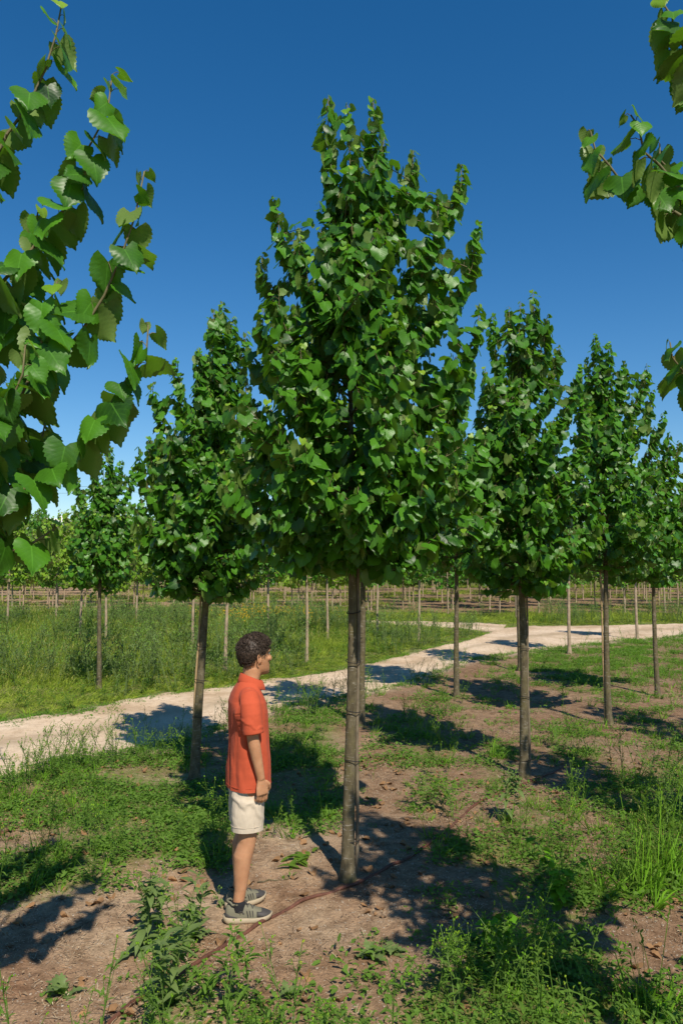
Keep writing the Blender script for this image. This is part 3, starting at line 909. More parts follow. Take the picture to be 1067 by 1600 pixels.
def house(loc, rz, w, d, h, rh, wall, roof, label):
    root = empty('house', loc, rz, label, 'house', 'houses on the far rise')
    V, F = box(-w / 2, w / 2, -d / 2, d / 2, -1.5, h)
    V = np.concatenate([V, [(-w / 2, 0, h + rh), (w / 2, 0, h + rh)]])
    F = [tuple(f) for f in F] + [(4, 6, 8), (5, 9, 7)]
    mesh_obj('wall', V, F, M[wall], root, smooth_shade=False)
    o = .45; t = .22
    ez = h - o * rh / (d / 2)
    prof = [(-d / 2 - o, ez + .02), (0, h + rh + .02), (d / 2 + o, ez + .02), (d / 2 + o, ez + t), (0, h + rh + t), (-d / 2 - o, ez + t)]
    V = [(s * (w / 2 + o), y, z) for s in (-1, 1) for y, z in prof]
    F = [(0, 1, 4, 5), (1, 2, 3, 4), (11, 10, 7, 6), (10, 9, 8, 7)] + [(i, (i + 1) % 6 + 0, (i + 1) % 6 + 6, i + 6)[::-1] for i in range(6)]
    r = mesh_obj('roof', V, F, M[roof], root, smooth_shade=False)
    V, F = box(w * .2, w * .2 + .7, -.35, .35, h + rh * .6, h + rh + .9)
    mesh_obj('chimney', V, F, M['white_wall'], r, smooth_shade=False)
    for zz in ([1.0, 3.9] if h > 5 else [1.0]):
        for xx in np.linspace(-w / 2 + 1.6, w / 2 - 1.6, 3):
            V, F = box(xx - .55, xx + .55, -d / 2 - .06, -d / 2 + .05, zz, zz + 1.4)
            fr = mesh_obj('window', V, F, M['cream_wall'], root, smooth_shade=False)
            V, F = box(xx - .45, xx + .45, -d / 2 - .08, -d / 2 - .055, zz + .1, zz + 1.3)
            mesh_obj('pane', V, F, M['dark_glass'], fr, smooth_shade=False)
    V, F = box(-.5, .5, -d / 2 - .05, -d / 2 + .05, -.2, 2.0)
    V[:, 0] += w * .22
    mesh_obj('door', V, F, M['wood_pole'], root, smooth_shade=False)
    return root
def house_at(u, v_top, Y, rz, w, d, h, rh, wall, roof, label):
    p = dp(u, v_top, Y)
    house((p[0], Y, p[2] - h - rh - .2), rz, w, d, h, rh, wall, roof, label)
house_at(84, 810, 185, .75, 8, 6, 5.0, 1.6, 'white_wall', 'white_wall', 'white house with a pale slanted roof at the far left')
house_at(116, 818, 190, -.2, 4, 4, 4.8, .9, 'cream_wall', 'cream_wall', 'cream block beside the white house at the far left')
house_at(236, 820, 200, .3, 8, 7, 5.5, 2.2, 'white_wall', 'tile', 'house with an orange roof between the two left lindens')
house_at(282, 808, 205, .1, 6, 6, 6.2, 1.8, 'white_wall', 'tile', 'white house glimpsed through the linden behind the man')
house_at(450, 804, 200, -.3, 9, 8, 5.6, 3.0, 'cream_wall', 'tile', 'house with a bright orange gable roof left of the tallest tree')

pole_tops = []
for u in (-260, 330):
    p = dp(u, 757, 150); x, y = p[0], p[1]; z = gz1(x, y)
    root = empty('utility_pole', (x, y, z), 0, 'wooden power pole %s' % ('outside the left edge' if u < 0 else 'hidden behind the crown of the linden behind the man'), 'utility pole', 'poles of the power line')
    a = Acc(); V, F, uv = tube([(0, 0, -.5), (0, 0, p[2] - z + .3)], [.16, .10], 8, cap=False); a.add(V, F, uv); a.obj('shaft', M['wood_pole'], root)
    V, F = box(-.06, .06, -1.1, 1.1, p[2] - z - .05, p[2] - z + .07); mesh_obj('crossarm', V, F, M['wood_pole'], root, smooth_shade=False)
    pole_tops.append((x, y, p[2] + .1))
for s, dz, lb in ((-1, 0.0, 'upper thin power cable against the sky at the left'), (1, -1.05, 'lower thin power cable against the sky at the left')):
    t = np.linspace(0, 1, 24)[:, None]
    p0 = np.array(pole_tops[0]) + [0, s, dz]; p1 = np.array(pole_tops[1]) + [0, s, dz]
    P = p0 * (1 - t) + p1 * t; P[:, 2] -= 4 * 0.7 * (t * (1 - t))[:, 0]
    V, F, uv = tube(P, 0.022, 5, cap=False)
    tag(mesh_obj('power_cable', V, F, M['tie']), lb, 'cable')
# ------------------------------------------------------------------ the man
def loft(secs, k=24, pw=2.0):
    """closed loft through sections (cx, cy, z, ax_front, ax_back, b) stacked in z"""
    th = np.arange(k) / k * 2 * math.pi
    c, s = np.cos(th), np.sin(th)
    c = np.sign(c) * np.abs(c) ** (2 / pw); s = np.sign(s) * np.abs(s) ** (2 / pw)
    V = []
    for cx, cy, z, af, ab, b in secs:
        V.append(np.stack([cx + np.where(c > 0, af, ab) * c, cy + b * s, np.full(k, z)], -1))
    V = np.concatenate(V); n = len(secs)
    F = []
    for i in range(n - 1):
        for j in range(k):
            F.append((i * k + j, i * k + (j + 1) % k, (i + 1) * k + (j + 1) % k, (i + 1) * k + j))
    F.append(tuple(range(k))[::-1]); F.append(tuple((n - 1) * k + j for j in range(k)))
    return V, F

def limb_loft(P, RX, RY=None, k=20):
    """closed tube with end caps; sections horizontal-ish for near vertical limbs"""
    V, F, uv = tube(P, RX, k, cap=False)
    n = len(P)
    if RY is not None:
        pass
    F = [tuple(f) for f in F]
    V = V.reshape(n, k, 3)
    V2 = V.reshape(-1, 3)
    m = len(V2)
    V2 = np.concatenate([V2, [P[0]], [P[-1]]])
    for j in range(k):
        F.append((j, (j + 1) % k, m)); F.append(((n - 1) * k + (j + 1) % k, (n - 1) * k + j, m + 1))
    return V2, F

def ellipsoid(c, r, rot=None, k=12):
    V = []; F = []
    for i in range(1, k):
        ph = math.pi * i / k
        for j in range(k * 2):
            th = math.pi * j / k
            V.append((math.sin(ph) * math.cos(th), math.sin(ph) * math.sin(th), math.cos(ph)))
    n = 2 * k
    for i in range(k - 2):
        for j in range(n): F.append((i * n + j, (i + 1) * n + j, (i + 1) * n + (j + 1) % n, i * n + (j + 1) % n))
    V += [(0, 0, 1), (0, 0, -1)]; m = len(V)
    for j in range(n):
        F.append((j, (j + 1) % n, m - 2)); F.append(((k - 2) * n + (j + 1) % n, (k - 2) * n + j, m - 1))
    V = np.array(V) * np.array(r)
    if rot is not None: V = V @ np.array(rot.to_3x3()).T
    return V + np.array(c), F

def fuse(name, pieces, voxel, mat, parent, it=3, post=None, fac=0.5, cut=None):
    Vs = []; Fs = []; n = 0
    for V, F in pieces:
        Vs.append(np.asarray(V)); Fs += [tuple(int(i) + n for i in f) for f in F]; n += len(V)
    me = bpy.data.meshes.new(name); me.from_pydata(np.concatenate(Vs).tolist(), [], Fs); me.update()
    import bmesh
    bm = bmesh.new(); bm.from_mesh(me); bmesh.ops.recalc_face_normals(bm, faces=bm.faces); bm.to_mesh(me); bm.free()
    o = bpy.data.objects.new(name, me); COL.objects.link(o)
    r = o.modifiers.new('r', 'REMESH'); r.mode = 'VOXEL'; r.voxel_size = voxel; r.use_smooth_shade = True
    if it:
        s = o.modifiers.new('s', 'SMOOTH'); s.factor = fac; s.iterations = it
    dg = bpy.context.evaluated_depsgraph_get(); dg.update()
    me2 = bpy.data.meshes.new_from_object(o.evaluated_get(dg))
    bpy.data.objects.remove(o)
    me2.name = name
    if post is not None:
        V = np.empty(len(me2.vertices) * 3, np.float32); me2.vertices.foreach_get('co', V); V = V.reshape(-1, 3)
        N = np.empty(len(me2.vertices) * 3, np.float32); me2.vertices.foreach_get('normal', N); N = N.reshape(-1, 3)
        V = post(V.astype(float), N.astype(float))
        me2.vertices.foreach_set('co', np.ascontiguousarray(V, np.float32).ravel()); me2.update()
    if cut is not None:
        bm = bmesh.new(); bm.from_mesh(me2)
        bmesh.ops.bisect_plane(bm, geom=bm.verts[:] + bm.edges[:] + bm.faces[:], plane_co=(0, 0, cut), plane_no=(0, 0, -1), clear_outer=True)
        bm.to_mesh(me2); bm.free()
    me2.materials.clear(); me2.materials.append(mat)
    me2.polygons.foreach_set('use_smooth', np.ones(len(me2.polygons), bool))
    return link(bpy.data.objects.new(name, me2), parent)

def skin_mat():
    m, t, b = new_mat('skin')
    n = noise_node(t, 18, 4, 0.6, objvec(t)); n2 = noise_node(t, 220, 2, 0.6, objvec(t))
    c = ramp(t, n, [(0.3, (.41, .195, .098)), (0.7, (.52, .268, .145))])
    t.links.new(c, b.inputs['Base Color']); b.inputs['Roughness'].default_value = 0.6
    b.inputs['Subsurface Weight'].default_value = 0.10; b.inputs['Subsurface Radius'].default_value = (.012, .005, .003); b.inputs['Subsurface Scale'].default_value = 1.0
    b.inputs['Specular IOR Level'].default_value = 0.35
    bump(t, b, n2, 0.15, 0.002)
    return m
def cloth_mat(name, col, scale=260, var=.08, rough=.85):
    m, t, b = new_mat(name)
    tc = objvec(t); n = noise_node(t, scale, 2, 0.5, tc); n2 = noise_node(t, 9, 3, .5, tc)
    c = ramp(t, n2, [(0.3, tuple(x * (1 - var) for x in col)), (0.7, tuple(min(1, x * (1 + var)) for x in col))])
    t.links.new(c, b.inputs['Base Color']); b.inputs['Roughness'].default_value = rough; b.inputs['Specular IOR Level'].default_value = 0.15
    b.inputs['Sheen Weight'].default_value = 0.03
    bump(t, b, n, 0.25, 0.002)
    return m
M['skin'] = skin_mat()
M['polo'] = cloth_mat('orange_pique', (.47, .082, .037))
M['shorts'] = cloth_mat('beige_cotton', (.54, .45, .345))
M['hair'] = simple_mat('dark_brown_hair', (.045, .030, .021), 0.55, 0.75, 60, 0.2, spec=0.3)
M['shoe'] = cloth_mat('olive_mesh', (.175, .165, .115), 300)
M['shoe_dark'] = simple_mat('dark_rubber', (.060, .055, .052), 0.6, 0.15, 40)
M['sole'] = simple_mat('cream_foam', (.37, .30, .20), 0.7, 0.08, 30)
M['sock'] = cloth_mat('black_sock', (.02, .02, .022), 300)
M['eye'] = simple_mat('eye_white', (.7, .66, .6), 0.2, 0.03)
M['iris'] = simple_mat('dark_iris', (.03, .018, .01), 0.15, 0.1)

PG = gp(388, 1427); PX, PY = PG[0], PG[1]
man = empty('person', (PX, PY, gz1(PX, PY) + .004), math.radians(15), 'man in orange polo shirt and beige shorts looking up at the tallest tree', 'person')

HZ = 1.520          # chin height
HX = 0.035          # head axis ahead of the body axis
def arm(sgn):
    sh = np.array([-.025, sgn * .158, 1.405]); el = np.array([-.012, sgn * .212, 1.085]); wr = np.array([.040, sgn * .206, .832])
    P = [sh + [0, -sgn * .04, .01], sh, sh * .55 + el * .45, el + (sh - el) * .08, el, el + (wr - el) * .2, el * .5 + wr * .5, wr + (el - wr) * .08, wr]
    R = [.046, .049, .043, .037, .0355, .0375, .033, .0255, .0245]
    out = [limb_loft(np.array(P), np.array(R))]
    # hand
    down = unit(wr - el) * .55 + np.array([0, 0, -1.0]) * .45; down = unit(down)
    p = unit(np.array([-.35, -sgn * .93, 0])); p = unit(p - down * np.dot(p, down)); w = np.cross(down, p) * (1 if sgn < 0 else -1)
    if w[0] < 0: w = -w
    pc = wr + down * .05
    pal = []
    for t, hw, ht in [(-.052, .024, .019), (-.03, .030, .019), (0, .039, .0165), (.028, .042, .0155), (.045, .041, .013)]:
        th = np.arange(16) / 16 * 2 * math.pi
        pal.append(pc + down * t + np.cos(th)[:, None] * w * hw + np.sin(th)[:, None] * p * ht)
    V = np.concatenate(pal); n = 5; k = 16
    F = [(i * k + j, i * k + (j + 1) % k, (i + 1) * k + (j + 1) % k, (i + 1) * k + j) for i in range(n - 1) for j in range(k)] + [tuple(range(k))[::-1], tuple((n - 1) * k + j for j in range(k))]
    out.append((V, F))
    for off, L, c in [(.031, .078, 0.9), (.0105, .086, 1.0), (-.0105, .080, 1.08), (-.030, .063, 1.15)]:
        b = pc + down * .035 + w * off
        pts = [b]; ang = 0.35 * c; q = b.copy()
        for f, da in ((.16, 0), (.40, 0.0), (.30, .62 * c), (.24, .45 * c)):
            ang += da
            q = q + (down * math.cos(ang) + p * math.sin(ang)) * L * f * 1.1; pts.append(q.copy())
        out.append(limb_loft(np.array(pts), np.array([.0088, .0088, .0082, .0075, .006]), k=10))
    tb = pc + w * .028 - down * .03
    pts = [tb, tb + w * .022 + down * .022, tb + w * .030 + down * .05 + p * .012, tb + w * .024 + down * .072 + p * .024]
    out.append(limb_loft(np.array(pts), np.array([.013, .0125, .0105, .0078]), k=10))
    return out, wr

def leg(sgn, ank):
    hip = np.array([0, sgn * .095, .86]); kn = np.array([.5 * hip[0] + .5 * ank[0] + .018, sgn * .105 * .5 + ank[1] * .5, .485])
    ank = np.array([ank[0], ank[1], .10])
    P = [hip, hip * .6 + kn * .4, hip * .22 + kn * .78, kn, kn * .86 + ank * .14, kn * .68 + ank * .32 + [-.014, 0, 0], kn * .45 + ank * .55 + [-.008, 0, 0], kn * .2 + ank * .8, ank + [0, 0, .015], ank + [0.01, 0, -.05]]
    R = [.074, .070, .060, .056, .054, .057, .049, .036, .034, .036]
    return [limb_loft(np.array(P), np.array(R))]

RA, LA = (-.075, -.100), (-.05, .105)
head = [loft([(HX, 0, HZ + z, xf, -xb, b) for z, xf, xb, b in [
    (-.004, .080, .035, .020), (.006, .092, .015, .036), (.022, .097, -.02, .050), (.038, .0955, -.045, .058), (.055, .094, -.06, .063), (.078, .094, -.078, .068), (.10, .0945, -.090, .072),
    (.122, .0925, -.097, .0745), (.145, .0975, -.100, .076), (.17, .096, -.098, .0745), (.195, .083, -.086, .066), (.215, .060, -.066, .052), (.228, .034, -.042, .034), (.235, .008, -.014, .010)]], 28, 2.25)]
nb = HZ
head.append(limb_loft(np.array([[HX + .090, 0, nb + .130], [HX + .100, 0, nb + .112], [HX + .112, 0, nb + .094], [HX + .111, 0, nb + .084], [HX + .092, 0, nb + .078]]), np.array([.0085, .0095, .012, .0125, .010]), k=10))
for s in (-1, 1):
    head.append(ellipsoid((HX + .101, s * .011, nb + .083), (.011, .008, .007), k=6))                 # nostril wings
    head.append(limb_loft(np.array([[HX + .094, s * .010, nb + .144], [HX + .092, s * .034, nb + .148], [HX + .076, s * .056, nb + .142]]), np.array([.006, .007, .005]), k=8))   # brow
    head.append(ellipsoid((HX + .070, s * .046, nb + .098), (.02, .018, .016), k=6))                  # cheekbone
    # ear: rim and inner plate
    ec = np.array([HX - .008, s * .077, nb + .108])
    head.append(ellipsoid(ec, (.017, .006, .029), Matrix.Rotation(s * .35, 4, 'Z') @ Matrix.Rotation(-.15, 4, 'Y'), k=8))
    th = np.linspace(-1.5, 2.0, 12)
    rim = np.stack([ec[0] - .0175 * np.cos(th) - .003, np.full(12, ec[1] + s * .0085) , ec[2] + .030 * np.sin(th)], -1); rim[:, 1] += s * .006 * (np.cos(th))
    head.append(limb_loft(rim, np.full(12, .0048), k=8))
head.append(limb_loft(np.array([[HX + .082, -.024, nb + .050], [HX + .0955, -.010, nb + .0535], [HX + .097, 0, nb + .052], [HX + .0955, .010, nb + .0535], [HX + .082, .024, nb + .050]]), np.array([.003, .0055, .006, .0055, .003]), k=8))
head.append(limb_loft(np.array([[HX + .082, -.022, nb + .046], [HX + .094, -.010, nb + .040], [HX + .0955, 0, nb + .0395], [HX + .094, .010, nb + .040], [HX + .082, .022, nb + .046]]), np.array([.003, .0055, .006, .0055, .003]), k=8))
head.append(ellipsoid((HX + .078, 0, nb + .012), (.020, .022, .016), k=8))                            # chin
# tilt the head slightly upwards
hp = np.array([HX - .02, 0, HZ + .03])
tl = np.array(Matrix.Rotation(math.radians(20), 3, 'Z') @ Matrix.Rotation(math.radians(-4), 3, 'Y'))
def tilt(P): return (np.asarray(P) - hp) @ tl.T + hp
head = [(tilt(V), F) for V, F in head]
neck = loft([(-.012, 0, 1.40, .075, .07, .10), (-.008, 0, 1.455, .060, .062, .068), (.004, 0, 1.495, .055, .060, .060), (.014, 0, 1.53, .054, .062, .058), (.022, 0, 1.57, .055, .068, .060)], 20)
torso = loft([(0, 0, .80, .10, .11, .15), (0, 0, .95, .10, .10, .14), (0, 0, 1.12, .105, .10, .15), (-.01, 0, 1.28, .11, .11, .165), (-.015, 0, 1.38, .09, .10, .165), (-.015, 0, 1.44, .06, .07, .10)], 24)
body = head + [neck, torso]
for s in (-1, 1): body += arm(s)[0]
body += leg(-1, RA) + leg(1, LA)
# feet inside the shoes
for a in (RA, LA): body.append(ellipsoid((a[0] + .012, a[1], .046), (.055, .025, .020), k=8))
bo = fuse('body', body, .0046, M['skin'], man, it=3)
for s in (-1, 1):
    e = tilt([(HX + .0805, s * .032, nb + .1275)])[0]
    V, F = ellipsoid(e, (.0115, .0115, .0115), k=8); eo = mesh_obj('eye', V, F, M['eye'], man)
    V, F = ellipsoid(e + [.0085, s * .001, 0], (.0042, .0056, .0056), k=6); mesh_obj('iris', V, F, M['iris'], eo)

# hair: a cap that follows the skull, short at the nape and sides, with curls on top
rgp = np.random.RandomState(8)
def hair_pt(az, el, extra=0.0):
    """point on the hair cap: az 0 = forehead, el from the crown centre downwards"""
    r = np.array([math.cos(az) * math.sin(el), math.sin(az) * math.sin(el), math.cos(el)])
    ax = .104 if r[0] > 0 else .108
    c = np.array([HX - .0, 0, HZ + .135])
    thick = .010 * (1 - smooth(1.3, 1.9, el)) + .006
    sc = np.array([ax + thick, .0795 + thick * .8, (.104 if r[2] > 0 else .115) + thick + extra])
    return tilt((c + r * sc + r * extra)[None])[0]
def hairline(az):
    a = abs((az + math.pi) % (2 * math.pi) - math.pi)
    return np.interp(a, [0, .45, .8, 1.0, 1.25, 1.55, 1.9, 2.3, 3.1416], [1.02, 1.05, 1.12, 1.42, 1.66, 1.62, 1.98, 2.2, 2.26])
na, ne = 64, 26
Vh = []
for i in range(ne):
    for j in range(na):
        az = 2 * math.pi * j / na; el = hairline(az) * (i + .001) / (ne - 1)
        jit = .007 * (rgp.uniform() - .5) * (1 - .6 * (i / ne))
        p = hair_pt(az, el, jit)
        if i >= ne - 3: p = p + (tilt([(HX, 0, HZ + .13)])[0] - p) * (.05, .09, .14)[i - ne + 3]
        Vh.append(p)
Fh = [(i * na + j, (i + 1) * na + j, (i + 1) * na + (j + 1) % na, i * na + (j + 1) % na) for i in range(ne - 1) for j in range(na)]
hair = mesh_obj('hair', np.array(Vh), Fh, M['hair'], man)
acc = Acc()
for i in range(1500):
    az = rgp.uniform(0, 2 * math.pi); f = math.sqrt(rgp.uniform(0, 1)); el = hairline(az) * f * rgp.uniform(.97, 1.03)
    long_ = el < 1.25
    p = hair_pt(az, el, .001); n_ = unit(p - tilt([(HX, 0, HZ + .13)])[0])
    t1 = unit(np.cross(n_, rgp.normal(0, 1, 3))); t2 = np.cross(n_, t1)
    rr = rgp.uniform(.005, .014) if long_ else rgp.uniform(.003, .006)
    tt = np.linspace(0, rgp.uniform(3.5, 7.5), 8); ph = rgp.uniform(0, 6.28)
    P = p - n_ * .002 + t1 * (rr * np.cos(tt + ph))[:, None] + n_ * (rr * .8 * np.sin(tt + ph) + rr * .3)[:, None] + t2 * ((tt - 3) * rr * .28)[:, None]
    V, F, uv = tube(P, np.linspace(.0021, .0011, 8) * (1.0 if long_ else .8), 4, cap=False); acc.add(V, F, uv)
acc.obj('curls', M['hair'], hair)

# polo shirt
def folds(V, N):
    x, y, z = V[:, 0], V[:, 1], V[:, 2]
    ang = np.arctan2(y, x + .01)
    low = smooth(1.36, 1.05, z)
    wob = fbm(ang * 1.6 + 5, z * 3.5, 4, 3)
    rid = 1 - np.abs(2 * ((ang * 1.55 + z * .55 + wob * 1.6) % 1.0) - 1)              # ridged vertical drapes
    d = .0045 * (smooth(.1, 1.0, rid) - .4) * low
    d += .010 * (fbm(ang * 3.2 + 10, z * 2.6, 8, 4) - .5) * (0.35 + low)
    for s0, amp, w in ((.40, .017, .026), (.58, .013, .024), (.25, .012, .028), (.75, .008, .022)):   # pull folds from the armpit down the back
        line = (x + .085) - (1.33 - z) * (s0 - .30) + .02 * (fbm(z * 6, z * 0 + s0 * 9, 3, 2) - .5)
        d += amp * np.exp(-(line / w) ** 2) * smooth(1.36, 1.25, z) * smooth(.80, 1.0, z) * smooth(-.02, -.10, y) * np.where(np.abs(y) < .19, 1, 0)
    slv = smooth(.178, .20, np.abs(y)) * smooth(1.12, 1.16, z)
    d += .0045 * (smooth(.4, 1, 1 - np.abs(2 * ((z * 9 + x * 6 + fbm(x * 20, z * 12, 2, 2) * 1.3) % 1) - 1)) - .4) * slv * smooth(1.34, 1.2, z)
    d -= .0035 * np.exp(-((np.abs(y) - .163 + .02 * (z - 1.3)) / .0045) ** 2) * smooth(1.16, 1.2, z)      # armhole seam
    d += .0012 * (fbm(x * 60, z * 60 + y * 40, 14, 2) - .5)
    return V + N * d[:, None]
torso_s = loft([(0, 0, .715, .131, .141, .187), (0, 0, .775, .131, .141, .187), (0, 0, .85, .130, .140, .186), (0, 0, .95, .127, .135, .180), (-.003, 0, 1.10, .125, .134, .178), (-.008, 0, 1.25, .124, .136, .184), (-.014, 0, 1.34, .115, .128, .188), (-.016, 0, 1.40, .096, .112, .178), (-.016, 0, 1.44, .078, .092, .140), (-.012, 0, 1.475, .066, .074, .092), (-.004, 0, 1.50, .060, .066, .066)], 40, 2.25)
_k = np.interp(torso_s[0][:, 2], [.84, 1.0], [1.0, .94])[:, None]
torso_s = (torso_s[0] * np.concatenate([_k, _k, _k * 0 + 1], 1), torso_s[1])
pol = [torso_s]
for s in (-1, 1):
    P = np.array([[-.026, s * .10, 1.405], [-.026, s * .152, 1.395], [-.024, s * .186, 1.35], [-.021, s * .204, 1.27], [-.016, s * .212, 1.19], [-.012, s * .217, 1.128]])
    pol.append(limb_loft(P, np.array([.058, .062, .064, .065, .064, .062]), k=24))
shirt = fuse('polo_shirt', pol, .006, M['polo'], man, it=3, post=folds, cut=.745)
for s in (-1, 1):                                                      # ribbed cuffs and armhole seams
    c = np.array([-.0118, s * .2172, 1.126]); ax = unit(np.array([.008, s * .005, -.062]))
    P = np.array([c - ax * .020, c - ax * .010, c + ax * .004, c + ax * .012, c + ax * .010])
    V, F, uv = tube(P, np.array([.0635, .0640, .0640, .0630, .053]), 32, cap=False)
    mesh_obj('sleeve_cuff', V, F, M['polo'], shirt)
# collar: turned down all round, open at the throat
def collar(name, prof, gap, mat, parent):
    V = []; k = 44
    for j in range(k + 1):
        th = gap + (2 * math.pi - 2 * gap) * j / k
        fr = max(0, math.cos(th))
        for r, z in prof:
            x = .004 + (r + .010 * fr) * math.cos(th); y = (r + .001) * math.sin(th)
            V.append((x, y, z - .046 * (0.5 + .5 * math.cos(th)) ** 1.3 + .010 * (0.5 - .5 * math.cos(th))))
    m = len(prof)
    F = [(j * m + i, (j + 1) * m + i, (j + 1) * m + i + 1, j * m + i + 1) for j in range(k) for i in range(m - 1)]
    return mesh_obj(name, np.array(V), F, mat, parent)
collar('collar', [(.060, 1.485), (.0605, 1.522), (.063, 1.530), (.0675, 1.526), (.0785, 1.492), (.0845, 1.468), (.0825, 1.466), (.073, 1.488)], .16, M['polo'], shirt)
V, F = box(.088, .108, -.016, .016, 1.30, 1.43); V[:, 0] -= np.where(V[:, 2] > 1.4, .045, 0)
mesh_obj('button_placket', V, F, M['polo'], shirt)
# stitched hem line
th = np.linspace(0, 2 * math.pi, 65); c_, s_ = np.cos(th), np.sin(th)
c_ = np.sign(c_) * np.abs(c_) ** (2 / 2.25); s_ = np.sign(s_) * np.abs(s_) ** (2 / 2.25)
V, F, uv = tube(np.stack([np.where(c_ > 0, .1318, .1418) * c_, .1878 * s_, .770 + 0 * th], -1), .0016, 5, cap=False)
mesh_obj('hem_stitching', V, F, M['polo'], shirt)

# shorts
def sfolds(V, N):
    x, y, z = V[:, 0], V[:, 1], V[:, 2]
    ang = np.arctan2(y + np.where(y < 0, .1, -.1), x)
    d = .012 * (fbm(ang * 2.5 + 3, z * 9 + x * 6, 2, 4) - .5) + .009 * (smooth(.5, 1, 1 - np.abs(2 * ((z * 6 + x * 5.5 + 1.2 * fbm(x * 9, z * 9, 6, 3)) % 1) - 1)) - .3) * smooth(.54, .64, z)
    d -= .004 * np.exp(-((x - .012) / .004) ** 2) * np.where(np.abs(y) > .13, 1, 0)      # outer side seam
    return V + N * d[:, None]
sh = [loft([(0, 0, .70, .112, .120, .160), (0, 0, .77, .110, .118, .160), (0, 0, .88, .100, .105, .145), (0, 0, .96, .095, .098, .135)], 32, 2.3)]
for s, a in ((-1, RA), (1, LA)):
    cxk = a[0] * .42
    sh.append(loft([(cxk + .006, s * .100, .485, .098, .098, .088), (cxk + .006, s * .100, .53, .098, .098, .088), (cxk * .7, s * .096, .62, .100, .102, .090), (cxk * .3, s * .086, .73, .100, .106, .082), (0, s * .074, .80, .092, .098, .076)], 28, 2.2))
shorts = fuse('shorts', sh, .006, M['shorts'], man, it=3, post=sfolds, cut=.512)
for s, a in ((-1, RA), (1, LA)):
    cxk = a[0] * .42 + .006
    th = np.linspace(0, 2 * math.pi, 41)
    V, F, uv = tube(np.stack([cxk + .0985 * np.sign(np.cos(th)) * np.abs(np.cos(th)) ** .91, s * .100 + .0885 * np.sign(np.sin(th)) * np.abs(np.sin(th)) ** .91, .543 + 0 * th], -1), .0016, 5, cap=False)
    mesh_obj('hem_stitching', V, F, M['shorts'], shorts)

